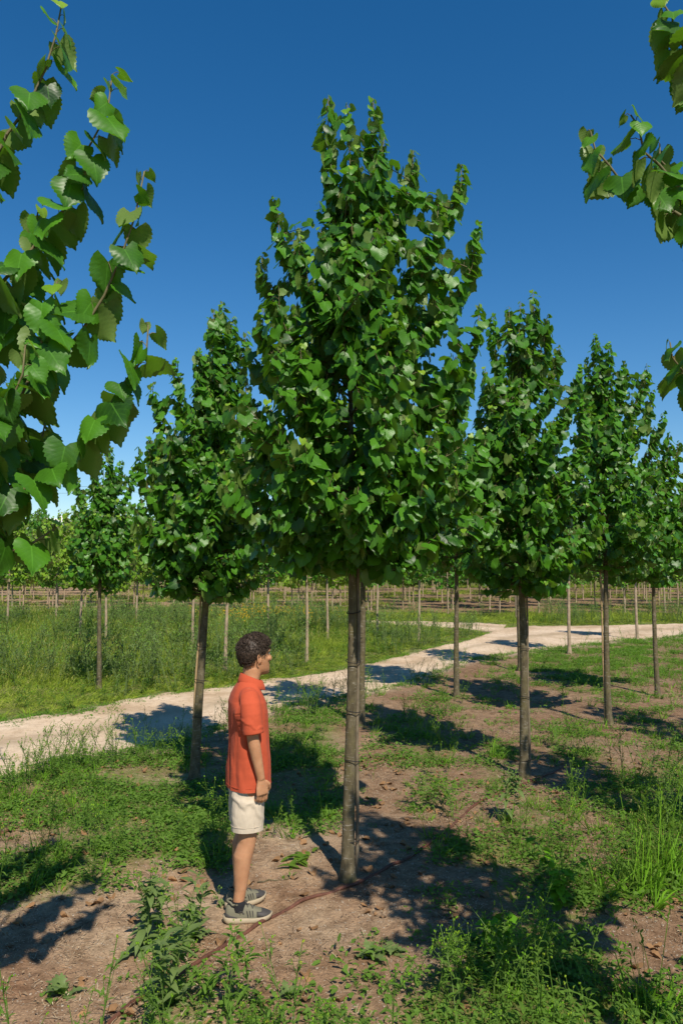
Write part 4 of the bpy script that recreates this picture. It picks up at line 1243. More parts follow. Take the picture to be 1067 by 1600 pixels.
# shoes
def xloft(secs, k=20, closed=True):
    """sections along x: (x, half width, z bottom, z top, flat)"""
    V = []
    for x, hw, z0, z1 in secs:
        th = np.arange(k) / k * 2 * math.pi
        c = np.cos(th); s = np.sin(th)
        yy = hw * np.sign(c) * np.abs(c) ** .75
        zz = np.where(s > 0, z0 + (z1 - z0) * np.abs(s) ** .9, z0)
        V.append(np.stack([np.full(k, x), yy, zz], -1))
    V = np.concatenate(V); n = len(secs)
    F = [(i * k + j, i * k + (j + 1) % k, (i + 1) * k + (j + 1) % k, (i + 1) * k + j) for i in range(n - 1) for j in range(k)]
    F += [tuple(range(k))[::-1], tuple((n - 1) * k + j for j in range(k))]
    return V, [f[::-1] for f in F]
def shoe(a, sgn, rz):
    root = empty('shoe', (a[0], a[1], 0), rz); root.parent = man; root.scale = (.93, .96, 1.06)
    up = [(-.082, .020, .034, .074), (-.078, .030, .032, .092), (-.062, .036, .030, .108), (-.035, .0385, .029, .102), (.0, .040, .029, .092), (.03, .0405, .029, .098), (.055, .042, .028, .098), (.085, .045, .027, .086), (.12, .0475, .026, .072), (.155, .046, .027, .061), (.185, .039, .030, .052), (.203, .024, .034, .045), (.209, .008, .038, .041)]
    o = fuse('upper', [xloft(up, 24)], .004, M['shoe'], root, it=3)
    so = []
    n = 26
    xs = np.linspace(-.098, .222, n)
    hw = np.interp(xs, [-.098, -.09, -.07, -.03, .02, .07, .12, .16, .19, .21, .222], [.008, .026, .039, .0425, .042, .045, .051, .049, .041, .027, .006])
    zb = np.interp(xs, [-.098, -.07, -.03, .10, .15, .19, .222], [.016, .004, .0, .0, .004, .013, .028])
    ztp = np.interp(xs, [-.098, -.07, 0, .10, .16, .222], [.044, .039, .033, .030, .034, .044])
    V = np.concatenate([np.stack([xs, s_ * hw * f, z], -1) for s_, f, z in ((-1, .95, zb), (-1, 1.04, zb + .012), (-1, 1.0, ztp), (1, 1.0, ztp), (1, 1.04, zb + .012), (1, .95, zb))])
    F = []
    for r in range(6):
        r2 = (r + 1) % 6
        for i in range(n - 1): F.append((r * n + i, r * n + i + 1, r2 * n + i + 1, r2 * n + i))
    F += [tuple(r * n for r in range(6)), tuple(r * n + n - 1 for r in range(6))[::-1]]
    mesh_obj('sole', V, F, M['sole'], root)
    toe = [(.118, .0485, .036, .0735), (.135, .0490, .034, .070), (.155, .0475, .034, .0635), (.185, .0405, .034, .0545), (.205, .0260, .036, .0475), (.2125, .010, .039, .043)]
    V, F = xloft(toe, 24); V[:, 2] -= np.where((V[:, 0] < .15) & (np.abs(V[:, 1]) < .034), .012, 0)
    mesh_obj('toe_cap', V, F, M['shoe_dark'], root)
    heel = [(-.0855, .018, .040, .070), (-.081, .032, .036, .074), (-.063, .0385, .034, .074), (-.030, .0408, .034, .060), (-.008, .0418, .034, .045)]
    V, F = xloft(heel, 20); mesh_obj('heel_counter', V, F, M['shoe_dark'], root)
    acc = Acc()                                                        # dark stripes and a small mark on the side panel
    for s_ in (-1, 1):
        for x0, x1 in ((.062, .048), (.078, .066), (.094, .084)):
            P = np.array([[x0, s_ * .0460, .040], [(x0 + x1) / 2 + .004, s_ * .0455, .055], [x1 + .006, s_ * .0400, .071]])
            V, F, uv = tube(P, .003, 5, cap=False); acc.add(V, F, uv)
        for P in ([[.0, s_ * .0425, .066], [.014, s_ * .0430, .070], [.030, s_ * .0425, .067]], [[.014, s_ * .0432, .068], [.012, s_ * .0440, .056]], [[.026, s_ * .0432, .062], [.038, s_ * .0430, .058]]):
            V, F, uv = tube(np.array(P), .0022, 5, cap=False); acc.add(V, F, uv)
    acc.obj('side_stripes', M['shoe_dark'], root)
    acc = Acc()
    for i in range(5):
        x = .035 + i * .016; z = .1035 - i * .0055
        th = np.linspace(-1, 1, 9)
        P = np.stack([x + .008 * th * (-1) ** i, .027 * th, z - .012 * th ** 2 + .002], -1)
        V, F, uv = tube(P, .0028, 5, cap=False); acc.add(V, F, uv)
    for s_ in (-1, 1):
        th = np.linspace(0, math.pi, 10); P = np.stack([.040 + .020 * np.sin(th), s_ * (.006 + .016 * np.sin(th)), .107 + .004 * np.cos(th) - .006 * np.sin(th)], -1)
        V, F, uv = tube(P, .0025, 5, cap=False); acc.add(V, F, uv)
    acc.obj('laces', M['shoe_dark'], root)
    th = np.linspace(0, 2 * math.pi, 24)
    P = np.stack([-.022 + .049 * np.cos(th), .037 * np.sin(th), .106 + .004 * np.cos(th) ** 2 + np.where(np.cos(th) < -.4, .012, 0)], -1)
    V, F, uv = tube(P, .0062, 8, cap=False); mesh_obj('padded_collar', V, F, M['shoe'], root)
    return root
shoe(RA, -1, math.radians(-6)); shoe(LA, 1, math.radians(24))
for a in (RA, LA):
    V, F, uv = tube(np.array([[a[0] + .004, a[1], .07], [a[0] + .003, a[1], .10], [a[0], a[1], .122], [a[0], a[1], .126]]), np.array([.042, .0405, .0385, .036]), 20, cap=False)
    mesh_obj('sock', V, F, M['sock'], man)

# bring the build to the man's own proportions: long legs, short trunk
ZW = ([-1, 0, .13, .511, .748, 1.128, 1.40, 1.53, 1.775, 3], [-1, 0, .13, .540, .780, 1.150, 1.340, 1.462, 1.712, 2.94])
def warp_children(o):
    for c in o.children:
        if c.name.startswith('shoe'): continue
        me = c.data; V = np.empty(len(me.vertices) * 3, np.float32); me.vertices.foreach_get('co', V); V = V.reshape(-1, 3)
        V[:, 2] = np.interp(V[:, 2], *ZW)
        me.vertices.foreach_set('co', V.ravel()); me.update()
        warp_children(c)
warp_children(man)
# ------------------------------------------------------------------ hoses, weeds, grass, litter
def strip_leaf(P, W, N, cup=0.25, tooth=0.0):
    """leaf blade along a path: 3 columns"""
    P = np.asarray(P, float); n = len(P)
    T = unit(np.gradient(P, axis=0)); N = np.asarray(N, float)
    B = unit(np.cross(T, np.broadcast_to(N, T.shape))); U_ = np.cross(B, T)
    W = np.array(W, float)
    if tooth: W = W * (1 + tooth * np.where(np.arange(n) % 2, 1, -1)); W[0] = W[0]; W[-1] = 0.0005
    V = np.stack([P - B * W[:, None] + U_ * cup * W[:, None], P, P + B * W[:, None] + U_ * cup * W[:, None]], 1).reshape(-1, 3)
    i = np.arange(n * 3).reshape(n, 3)
    F = np.stack([i[:-1, :-1], i[:-1, 1:], i[1:, 1:], i[1:, :-1]], -1).reshape(-1, 4)[:, ::-1]
    uv = np.stack([np.tile([-1, 0, 1], n), np.repeat(np.linspace(0, 1, n), 3)], -1)
    return V, F, uv

def arch(p, az, L, up, droop, n=6):
    """path leaving p towards azimuth az: rises then bends over"""
    t = np.linspace(0, 1, n); h = np.array([math.cos(az), math.sin(az), 0])
    return p + h * (L * t * math.cos(up))[:, None] + np.array([0, 0, 1.0]) * (L * (math.sin(up) * t - droop * t * t))[:, None]

def rosette(rg, acc, L=.2, n=11, w=.16, tooth=.38, at=(0, 0, 0), segs=11):
    for i in range(n):
        az = i * 2.4 + rg.normal(0, .2); l = L * rg.uniform(.55, 1.1)
        P = arch(np.array(at), az, l, rg.uniform(.35, 1.1), rg.uniform(.25, .7), segs)
        P += np.cumsum(rg.normal(0, .003, (segs, 3)), 0)
        t = np.linspace(0, 1, segs); W = l * w * np.clip(.28 + .9 * np.sin(math.pi * np.clip(t ** .75 * .97, 0, 1)), 0, 1) * (1 - t ** 5)
        V, F, uv = strip_leaf(P, W, (0, 0, 1), .25, tooth); acc.add(V, F, uv, float(np.clip(rg.normal(.45, .2), 0, 1)))

def bud(acc, p, r, rnd):
    V, F = ellipsoid(p, (r, r, r * 1.5), None, 4)
    q = np.array([f if len(f) == 4 else (f[0], f[1], f[2], f[2]) for f in F if len(f) == 4]); acc.add(V, q, None, rnd)

def stalk_weed(rg, la, sa, ba, h=.45, side=5, leafL=.05, lean=.12, wl=.12, up=0.5, tooth=0.25, nleaf=3):
    """tall weed: stem, side stems, narrow leaves, buds at the ends"""
    az = rg.uniform(0, 6.28); top = np.array([math.cos(az) * lean * h, math.sin(az) * lean * h, h])
    P = bez(np.zeros(3), np.array([0, 0, h * .55]), top, 8)
    V, F, uv = tube(P, np.linspace(.0035, .0016, 8) * (h / .45), 4, cap=False); sa.add(V, F, uv, .5)
    stems = [(P, .12)]
    for i in range(side):
        f = rg.uniform(.25, .92); k = f * 7; i0 = int(k); p = P[i0] + (P[min(i0 + 1, 7)] - P[i0]) * (k - i0)
        a = i * 2.4 + rg.normal(0, .3); l = h * rg.uniform(.18, .42) * (1.15 - f * .6)
        Q = arch(p, a, l, rg.uniform(.7, 1.2), -.12, 5)
        V, F, uv = tube(Q, np.linspace(.0022, .0011, 5) * (h / .45), 3, cap=False); sa.add(V, F, uv, .5)
        stems.append((Q, .2))
    for Q, t0 in stems:
        m = nleaf * 3 if Q is P else nleaf
        for j in range(m):
            f = t0 + (1 - t0) * (j + rg.uniform(0, 1)) / m * .9; k = f * (len(Q) - 1); i0 = int(k); p = Q[i0] + (Q[min(i0 + 1, len(Q) - 1)] - Q[i0]) * (k - i0)
            l = leafL * rg.uniform(.6, 1.25) * (1.35 - f * .75)
            R = arch(p, rg.uniform(0, 6.28), l, rg.uniform(.1, .9), rg.uniform(.2, .7), 5)
            W = l * wl * np.array([.35, .9, 1.0, .65, .02])
            V, F, uv = strip_leaf(R, W, (0, 0, 1), .2, 0); la.add(V, F, uv, float(np.clip(rg.normal(.5, .25), 0, 1.1)))
        if ba is not None:
            for j in range(rg.randint(1, 4)):
                bud(ba, Q[-1] + rg.normal(0, .006, 3), rg.uniform(.0028, .005), 1.2)

def broad_weed(rg, la, sa, h=.4, n=14, L=.09):
    for s_ in range(4):
        az = rg.uniform(0, 6.28); hh = h * rg.uniform(.6, 1.05)
        P = bez(np.zeros(3), np.array([0, 0, hh * .6]), np.array([math.cos(az) * hh * .35, math.sin(az) * hh * .35, hh]), 7)
        V, F, uv = tube(P, np.linspace(.004, .002, 7), 4, cap=False); sa.add(V, F, uv, .5)
        for j in range(n):
            f = .15 + .85 * (j + rg.uniform()) / n; k = min(f, .999) * 6; i0 = int(k); p = P[i0] + (P[i0 + 1] - P[i0]) * (k - i0)
            a = rg.uniform(0, 6.28); l = L * rg.uniform(.6, 1.2); pe = p + np.array([math.cos(a), math.sin(a), .25]) * l * .5
            tm = LEAF_MID[rg.randint(9)]
            ax = unit(np.array([math.cos(a), math.sin(a), -.35]) + rg.normal(0, .2, 3)); nn = unit(np.array([0, 0, 1]) + rg.normal(0, .3, 3)); nn = unit(nn - ax * np.dot(nn, ax))
            V = tm[0] * l @ np.stack([np.cross(ax, nn), ax, nn], 0) + pe
            la.add(V, tm[1], tm[2], float(np.clip(rg.normal(.35, .2), 0, 1)))
            V, F, uv = tube(np.array([p, pe]), .0012, 3, cap=False); sa.add(V, F, uv, .6)

def tuft(rg, n=20, h=.25, spread=.06, w=.0035, seed_heads=0, bend=.6, segs=5):
    a = Acc()
    for i in range(n):
        az = rg.uniform(0, 6.28); r = spread * math.sqrt(rg.uniform()); p = np.array([math.cos(az) * r, math.sin(az) * r, -.01])
        l = h * rg.uniform(.5, 1.15)
        P = arch(p, az + rg.normal(0, .7), l, rg.uniform(.85, 1.45), rg.uniform(.05, bend), segs)
        W = w * rg.uniform(.7, 1.3) * np.linspace(1, .08, segs) ** .7
        V, F, uv = strip_leaf(P, W, (math.cos(az + 1), math.sin(az + 1), .3), .15); a.add(V, F, uv, float(np.clip(rg.normal(.5, .25), 0, 1)))
    for i in range(seed_heads):
        az = rg.uniform(0, 6.28); l = h * rg.uniform(1.1, 1.6); p = np.array([rg.normal(0, spread * .5), rg.normal(0, spread * .5), 0])
        P = arch(p, az, l, rg.uniform(1.25, 1.5), .04, 6)
        V, F, uv = strip_leaf(P, np.full(6, w * .3), (math.cos(az + 1), math.sin(az + 1), .2), 0); a.add(V, F, uv, .9)
        for k in range(5):
            q = P[-1] + (P[-2] - P[-1]) * k * .22 + rg.normal(0, .006, 3)
            R = arch(q, rg.uniform(0, 6.28), h * .09, 1.0, .1, 3); V, F, uv = strip_leaf(R, np.array([.3, 1, .1]) * w * 1.1, (0, 1, .3), 0); a.add(V, F, uv, 1.45)
    return a.arrays()

def cover_tile(rg, n=38, r=.13, l0=.024, h=.055, long_=False):
    a = Acc()
    for i in range(n):
        rr = r * math.sqrt(rg.uniform()); az = rg.uniform(0, 6.28); z = h * rg.uniform(.1, 1.0) * (1 - .5 * rr / r)
        p = np.array([math.cos(az) * rr, math.sin(az) * rr, z]); l = l0 * rg.uniform(.6, 1.5)
        a2 = rg.uniform(0, 6.28); d = np.array([math.cos(a2), math.sin(a2), rg.uniform(-.5, .5)])
        P = p + d * np.array([[0], [l * .45], [l]]) + np.array([[0, 0, 0], [0, 0, l * .12], [0, 0, 0]])
        W = l * np.array([.16, .36 if not long_ else .2, .06])
        V, F, uv = strip_leaf(P, W, unit(np.array([rg.normal(0, .35), rg.normal(0, .35), 1])), .18); a.add(V, F, uv, float(np.clip(rg.normal(.5, .28), 0, 1.1)))
        if rg.uniform() < .35:
            V, F, uv = tube(np.array([[p[0] * .6, p[1] * .6, -.01], p]), .0011, 3, cap=False); a.add(V, F, uv, .9)
    return a.arrays()

def weed_tmpl(seed, **k):
    rg = np.random.RandomState(seed); a = Acc(); stalk_weed(rg, a, a, a, **k); return a.arrays()
def ros_tmpl(seed, **k):
    rg = np.random.RandomState(seed); a = Acc(); rosette(rg, a, **k); return a.arrays()

RS = np.random.RandomState(77)
def scatter_frustum(n, d0, d1, ulo=-60, uhi=1130):
    """points spread evenly over the ground between two distances, within the view plus a margin"""
    Yv = np.sqrt(RS.uniform(d0 * d0, d1 * d1, n)); u = RS.uniform(ulo, uhi, n)
    Xv = (u - 533.5) / FPX * Yv * 1.06
    return Xv, Yv
def place(name, tmpls, X_, Y_, s, mat, rmean=0.0, rsd=.12, tilt_sd=.12, kind='stuff', sz=None):
    n = len(X_); Z_ = gz(X_, Y_)
    Mx = rotz(RS.uniform(0, 6.28, n))
    tx, ty = RS.normal(0, tilt_sd, n), RS.normal(0, tilt_sd, n)
    sh = np.tile(np.eye(3), (n, 1, 1)); sh[:, 0, 2] = tx; sh[:, 1, 2] = ty
    S = np.asarray(s)[:, None, None] * np.ones((n, 3, 3))
    if sz is not None: S[:, 2, :] *= np.asarray(sz)[:, None]
    Mx = np.einsum('nij,njk->nik', sh, Mx) * S
    T_ = np.stack([X_, Y_, Z_], -1); r = RS.normal(rmean, rsd, n); a = Acc(); pk = RS.randint(0, len(tmpls), n)
    for k, tm in enumerate(tmpls):
        m = pk == k
        if m.any(): instance(a, tm, Mx[m], T_[m], r[m])
    o = a.obj(name, M[mat]); tag(o, kind=kind)
    return o

def keep_off(X_, Y_, road=True):
    k = ~on_road(X_, Y_) if road else np.ones(len(X_), bool)
    for b, r in ((A0, .13), (B0, .12), (C0, .12), (PG, .26)): k &= np.hypot(X_ - b[0], Y_ - b[1]) > r
    return k
EDGE_N = rn; EDGE_F = rf
# --- low ground cover on this side of the road
COVER = [cover_tile(np.random.RandomState(500 + k)) for k in range(6)] + [cover_tile(np.random.RandomState(520 + k), 30, .12, .034, .09, True) for k in range(3)]
X_, Y_ = scatter_frustum(46000, 2.6, 26)
c = cover(X_, Y_); k = keep_off(X_, Y_) & ~far_side(X_, Y_)
patch = fbm(X_ * 2.1, Y_ * 2.1, 61, 4)
k &= RS.uniform(0, 1, len(X_)) < np.clip((c - .26) * 1.5, 0, 1) * smooth(.615 - .32 * c, .69 - .27 * c, patch)
X_, Y_ = X_[k], Y_[k]; n_cover = len(X_)
place('ground_cover', COVER, X_, Y_, RS.uniform(.6, 1.35, len(X_)), 'weed', 0, .16)
# seedlings on the bare soil
X_, Y_ = scatter_frustum(1500, 2.6, 11); k = keep_off(X_, Y_) & ~far_side(X_, Y_) & (RS.uniform(0, 1, len(X_)) < .12 + .4 * cover(X_, Y_))
SEED = [cover_tile(np.random.RandomState(540 + q), 9, .045, .026, .03, q % 2 == 0) for q in range(5)]
place('seedlings', SEED, X_[k], Y_[k], RS.uniform(.6, 1.3, k.sum()), 'weed', .05, .2)
# grass among the weeds
TUFT = [tuft(np.random.RandomState(560 + q), 16, .20, .05, .0035, 0 if q < 3 else 1) for q in range(6)]
X_, Y_ = scatter_frustum(13000, 2.6, 27); c = cover(X_, Y_); k = keep_off(X_, Y_) & ~far_side(X_, Y_)
gn = fbm(X_ * 1.1 + 40, Y_ * 1.1, 63, 3)
k &= RS.uniform(0, 1, len(X_)) < np.clip((c - .25) * 1.2, 0, 1) * smooth(.40, .58, gn + .12 * (X_ > 1))
place('grass', TUFT, X_[k], Y_[k], RS.uniform(.5, 1.25, k.sum()), 'grass', 0, .16)
# leggy weeds standing in the cover
LEGGY = [weed_tmpl(580 + q, h=.38 + .03 * q, side=4 + q % 3, leafL=.055) for q in range(7)]
X_, Y_ = scatter_frustum(5000, 2.7, 27); c = cover(X_, Y_); k = keep_off(X_, Y_) & ~far_side(X_, Y_)
k &= RS.uniform(0, 1, len(X_)) < np.clip((c - .30) * 1.0, 0, 1) * smooth(.38, .56, fbm(X_ * 1.4, Y_ * 1.4 + 9, 65, 3))
place('weeds', LEGGY, X_[k], Y_[k], RS.uniform(.45, 1.05, k.sum()), 'weed', .02, .15, .2)
X_, Y_ = scatter_frustum(900, 2.6, 6.5); c = cover(X_, Y_); k = keep_off(X_, Y_) & (RS.uniform(0, 1, len(X_)) < np.clip((c - .45) * 1.6, 0, 1))
place('near_weeds', LEGGY, X_[k], Y_[k], RS.uniform(.4, .95, k.sum()), 'weed', .05, .18, .25)
# dry fallen leaves
DRY = []
for q in range(4):
    V, F, U, R = LEAF_MID[q]; V = V.copy(); V[:, 2] += 1.1 * np.abs(V[:, 0]) ** 1.5 + .25 * (V[:, 1] - .4) ** 2; DRY.append((V * .055, F, U, R))
M['dry_leaf'] = simple_mat('dry_leaf', (.23, .125, .055), .8, .45, 9)
X_, Y_ = scatter_frustum(700, 2.6, 9); k = keep_off(X_, Y_) & ~far_side(X_, Y_)
place('dry_leaves', DRY, X_[k], Y_[k], RS.uniform(.5, 1.2, k.sum()), 'dry_leaf', 0, .1, .35)
# weeds crowding both edges of the road
ii = RS.randint(0, len(rn), 420); j = RS.uniform(-.75, .10, 420)
dn = unit(rf - rn); E = rn[ii] + dn[ii] * j[:, None] * 1.0; k = (E[:, 1] < 17) & (E[:, 1] > 3)
place('roadside_weeds', LEGGY + TUFT[:3], E[k][:, 0], E[k][:, 1], RS.uniform(.5, 1.0, k.sum()), 'weed', .05, .15, .2)
ii = RS.randint(0, len(rn), 900); sd = RS.randint(0, 2, 900); dn = unit(rf - rn)
E = np.where(sd[:, None] == 0, rn[ii] + dn[ii] * np.abs(RS.normal(0, .22, 900))[:, None], rf[ii] - dn[ii] * np.abs(RS.normal(0, .25, 900))[:, None]); k = (E[:, 1] < 26) & (E[:, 1] > 5)
place('verge_growth', COVER + TUFT[:2], E[k][:, 0], E[k][:, 1], RS.uniform(.5, 1.1, k.sum()), 'weed', .05, .15, .2)
# --- meadow across the road
MEAD = [tuft(np.random.RandomState(600 + q), 22, .34, .11, .0055, 0 if q < 2 else 3, .5, 4) for q in range(6)]
Xm, Ym = scatter_frustum(30000, 11, 36, -120, 1180)
k = far_side(Xm, Ym) & keep_off(Xm, Ym)
dist_edge = Ym - np.interp(Xm, rf[:, 0], rf[:, 1]); low = smooth(.3, 6.5, dist_edge)
k &= RS.uniform(0, 1, len(Xm)) < (.55 + .45 * smooth(.35, .55, fbm(Xm * .8, Ym * .8, 81, 3))) * np.where(Xm / Ym > .08, .45, 1)
hsc = (.21 + .44 * low * (.5 + .9 * fbm(Xm * .35, Ym * .35, 83, 3))) * np.where(Xm / Ym > .02, .6, 1)
place('meadow_grass', MEAD, Xm[k], Ym[k], (1.0 + Ym[k] * .012), 'meadow', (fbm(Xm * .5, Ym * .5, 87, 3)[k] - .5) * 1.5, .16, .15, sz=hsc[k])
k2 = far_side(Xm, Ym) & keep_off(Xm, Ym) & (RS.uniform(0, 1, len(Xm)) < .30) & (Ym < 30)
place('meadow_herbs', COVER + LEGGY, Xm[k2], Ym[k2], RS.uniform(.9, 1.7, k2.sum()) , 'weed', .0, .2, .15, sz=np.clip(hsc[k2], .4, 1))
cl = fbm(Xm * .45 + 7, Ym * .45, 89, 3); k3 = far_side(Xm, Ym) & keep_off(Xm, Ym) & (cl > .54) & (RS.uniform(0, 1, len(Xm)) < .30) & (Ym < 32)
place('meadow_weed_clumps', LEGGY, Xm[k3], Ym[k3], RS.uniform(1.1, 2.2, k3.sum()), 'thistle', -.1, .2, .2)
FLOW = []
for q in range(3):
    rgq = np.random.RandomState(640 + q); a = Acc(); b = Acc(); stalk_weed(rgq, a, a, None, h=.62, side=7, leafL=.06)
    FLOW.append(a.arrays())
M['yellow'] = simple_mat('yellow_petals', (.62, .40, .02), 0.6, .2, 30)
fb = gp(402, 985); Xf = fb[0] + RS.normal(0, 1.0, 46); Yf = fb[1] + 2.2 + RS.normal(0, 1.1, 46)
place('yellow_flower_stems', FLOW, Xf, Yf, RS.uniform(.7, 1.15, 46), 'weed', 0, .1)
a = Acc()
for x, y in zip(Xf, Yf):
    for q in range(14):
        bud(a, np.array([x + RS.normal(0, .12), y + RS.normal(0, .12), gz1(x, y) + RS.uniform(.38, .72)]), .016, .5)
tag(a.obj('yellow_flowers', M['yellow']), kind='stuff')
# --- far field: strips of rough grass between rows of bare soil
Xs, Ys = scatter_frustum(9000, 30, 98, -60, 1130)
row = np.min(np.abs(Ys[:, None] - (np.array(rowy)[None] + .04 * Xs[:, None])), 1)
k = (row > .9) & ~on_road(Xs, Ys) & (RS.uniform(0, 1, len(Xs)) < smooth(.46, .62, fbm(Xs * .12, Ys * .3, 91, 3)))
place('rough_grass', MEAD, Xs[k], Ys[k], 2.0 + RS.uniform(0, 1.2, k.sum()), 'meadow', 0, .18, .1, sz=np.full(k.sum(), .38))
# --- litter: straw, twigs, fallen leaves, pebbles
STRAW = []
for q in range(5):
    rgq = np.random.RandomState(660 + q); a = Acc()
    for i in range(30):
        az = rgq.uniform(0, 6.28); p = np.array([rgq.normal(0, .10), rgq.normal(0, .10), .003 + .008 * rgq.uniform()]); l = .012 + .09 * rgq.uniform() ** 2.5
        P = p + np.array([math.cos(az), math.sin(az), rgq.normal(0, .07)]) * np.array([[0], [.5], [1]]) * l + np.array([[0, 0, 0], [0, 0, rgq.uniform(0, .008)], [0, 0, 0]])
        V, F, uv = strip_leaf(P, np.array([.7, 1, .5]) * (rgq.uniform(.0006, .0016) if l > .03 else rgq.uniform(.001, .0035)), (0, 0, 1), .3); a.add(V, F, uv, rgq.uniform(0, 1))
    STRAW.append(a.arrays())
m, t, b = new_mat('dry_straw')
c_ = ramp(t, attr(t, 'rnd'), [(0, (.10, .055, .030)), (.45, (.24, .15, .085)), (.8, (.34, .24, .14)), (1, (.50, .40, .26))]); t.links.new(c_, b.inputs['Base Color']); b.inputs['Roughness'].default_value = .8
M['straw'] = m
X_, Y_ = scatter_frustum(3600, 2.6, 12); k = keep_off(X_, Y_) & ~far_side(X_, Y_) & (RS.uniform(0, 1, len(X_)) < .25 + .75 * smooth(.42, .6, fbm(X_ * .9, Y_ * .9 + 3, 67, 3)))
place('straw_litter', STRAW, X_[k], Y_[k], RS.uniform(.6, 1.3, k.sum()), 'straw', 0, .15, .05)
PEB = []
for q in range(6):
    rgq = np.random.RandomState(680 + q); V, F = ellipsoid((0, 0, 0), (1, rgq.uniform(.6, .95), rgq.uniform(.45, .7)), None, 4); V = V * (1 + rgq.normal(0, .1, (len(V), 1)))
    F = np.array([f for f in F if len(f) == 4]); PEB.append((V, F, np.zeros((len(V), 2)), np.full(len(V), .5)))
M['pebble'] = simple_mat('pale_pebble', (.38, .32, .25), .9, .35, 1.5)
M['road_stone'] = simple_mat('road_stone', (.52, .42, .30), .9, .3, 1.5)
X_, Y_ = scatter_frustum(14000, 2.6, 10); k = keep_off(X_, Y_, False) & (RS.uniform(0, 1, len(X_)) < .3 + .7 * smooth(.42, .62, fbm(X_ * 1.3, Y_ * 1.3, 69, 3)))
Xg, Yg = scatter_frustum(16000, 8, 24); kg = on_road(Xg, Yg); place('road_stones', PEB, Xg[kg], Yg[kg], .006 + .022 * RS.uniform(0, 1, kg.sum()) ** 4, 'road_stone', 0, .1, .1)
place('gravel', PEB, X_[k], Y_[k], .0022 + .009 * RS.uniform(0, 1, k.sum()) ** 4, 'pebble', 0, .1, .1)

# --- irrigation hoses
M['hose'] = simple_mat('brown_hose', (.115, .048, .030), .6, .35, 22, .1)
def hose(px, r, label):
    P = np.array([gp(u, v) for u, v in px]); k = np.arange(len(px)); s = np.linspace(0, len(px) - 1, len(px) * 9)
    Q = np.stack([np.interp(s, k, P[:, i]) for i in range(3)], -1)
    for _ in range(2):
        for i in range(2): Q[:, i] = np.convolve(np.pad(Q[:, i], 4, 'edge'), np.ones(9) / 9, 'valid')
    Q[:, 2] = gz(Q[:, 0], Q[:, 1]) + r * .55 + .006 * np.sin(np.arange(len(Q)) * .5)
    V, F, uv = tube(Q, r, 10, cap=False)
    return tag(mesh_obj('irrigation_hose', V, F, M['hose']), label, 'hose', 'irrigation hoses along the rows')
hose([(60, 1680), (165, 1602), (220, 1563), (320, 1497), (395, 1452), (440, 1426), (500, 1400), (550, 1391), (600, 1366), (650, 1342), (690, 1313), (712, 1284), (733, 1260), (765, 1246), (810, 1232), (850, 1213), (890, 1194)], .0115, 'brown irrigation hose running past the man\'s shoe and the tallest trunk')
hose([(-90, 1345), (-20, 1308), (40, 1285), (85, 1277), (140, 1262)], .0115, 'short length of brown hose in the weeds at the left edge')

# --- single plants one can point to
def plant(name, u, v, label, cat, group, build, mat, rz=None, budmat='bud'):
    b = gp(u, v); root = empty(name, (b[0], b[1], gz1(b[0], b[1])), RS.uniform(0, 6.28) if rz is None else rz, label, cat, group)
    la, sa = Acc(), Acc(); ba = la; build(np.random.RandomState(int(u * 7 + v)), la, sa, ba)
    if la.n: la.obj('leaves', M[mat], root)
    if sa.n: sa.obj('stem', M['stem'], root)
    return root
TH_G = 'thistles and rosettes on the near soil'; LW_G = 'tall flowering weeds on the near soil'
def b_ros(L, n, w=.16, tooth=.38): return lambda rg, la, sa, ba: rosette(rg, la, L, n, w, tooth)
def b_sow(h, L=.2, n=10, side=4, stems=1):
    def f(rg, la, sa, ba):
        rosette(rg, la, L, n, .15, .42)
        for s_ in range(stems):
            l2, s2, b2 = Acc(), Acc(), Acc(); stalk_weed(rg, l2, s2, b2, h=h * rg.uniform(.75, 1.1), side=side, leafL=L * .55, lean=.2, wl=.16, nleaf=3)
            off = np.array([rg.normal(0, .03), rg.normal(0, .03), 0])
            for q, d in ((l2, la), (s2, sa), (b2, la)):
                V, F, U, R = q.arrays(); d.add(V + off, F, U, R)
    return f
def b_bush(h, n, leafL=.055, side=6, wl=.14, spread=.09):
    def f(rg, la, sa, ba):
        for s_ in range(n):
            l2, s2, b2 = Acc(), Acc(), Acc(); stalk_weed(rg, l2, s2, b2, h=h * rg.uniform(.55, 1.1), side=side, leafL=leafL, lean=.5, wl=wl, nleaf=4)
            off = np.array([rg.normal(0, spread), rg.normal(0, spread), 0])
            for q, d in ((l2, la), (s2, sa), (b2, la)):
                V, F, U, R = q.arrays(); d.add(V + off, F, U, R)
    return f
def b_broad(h, n=14, L=.09, k=1, spread=.1):
    def f(rg, la, sa, ba):
        for s_ in range(k):
            l2, s2 = Acc(), Acc(); broad_weed(rg, l2, s2, h, n, L); off = np.array([rg.normal(0, spread), rg.normal(0, spread), 0]) * (k > 1)
            for q, d in ((l2, la), (s2, sa)):
                V, F, U, R = q.arrays(); d.add(V + off, F, U, R)
    return f
def b_grass(h, k, spread, w=.005):
    def f(rg, la, sa, ba):
        for s_ in range(k):
            V, F, U, R = tuft(rg, 20, h * rg.uniform(.55, 1.0), .07, w * 1.25, 2, 1.15, 8); la.add(V + [rg.normal(0, spread), rg.normal(0, spread), 0], F, U, R)
    return f
plant('thistle', 98, 1552, 'dark green thistle rosette alone on the bare sand at lower left', 'weed', TH_G, b_ros(.17, 9, .17), 'thistle')
plant('thistle', 578, 1500, 'left of two fresh thistle rosettes in the sand below the tallest trunk', 'weed', TH_G, b_ros(.15, 11), 'thistle')
plant('thistle', 612, 1492, 'right of two fresh thistle rosettes, the upright one below the tallest trunk', 'weed', TH_G, b_ros(.17, 10, .14), 'thistle')
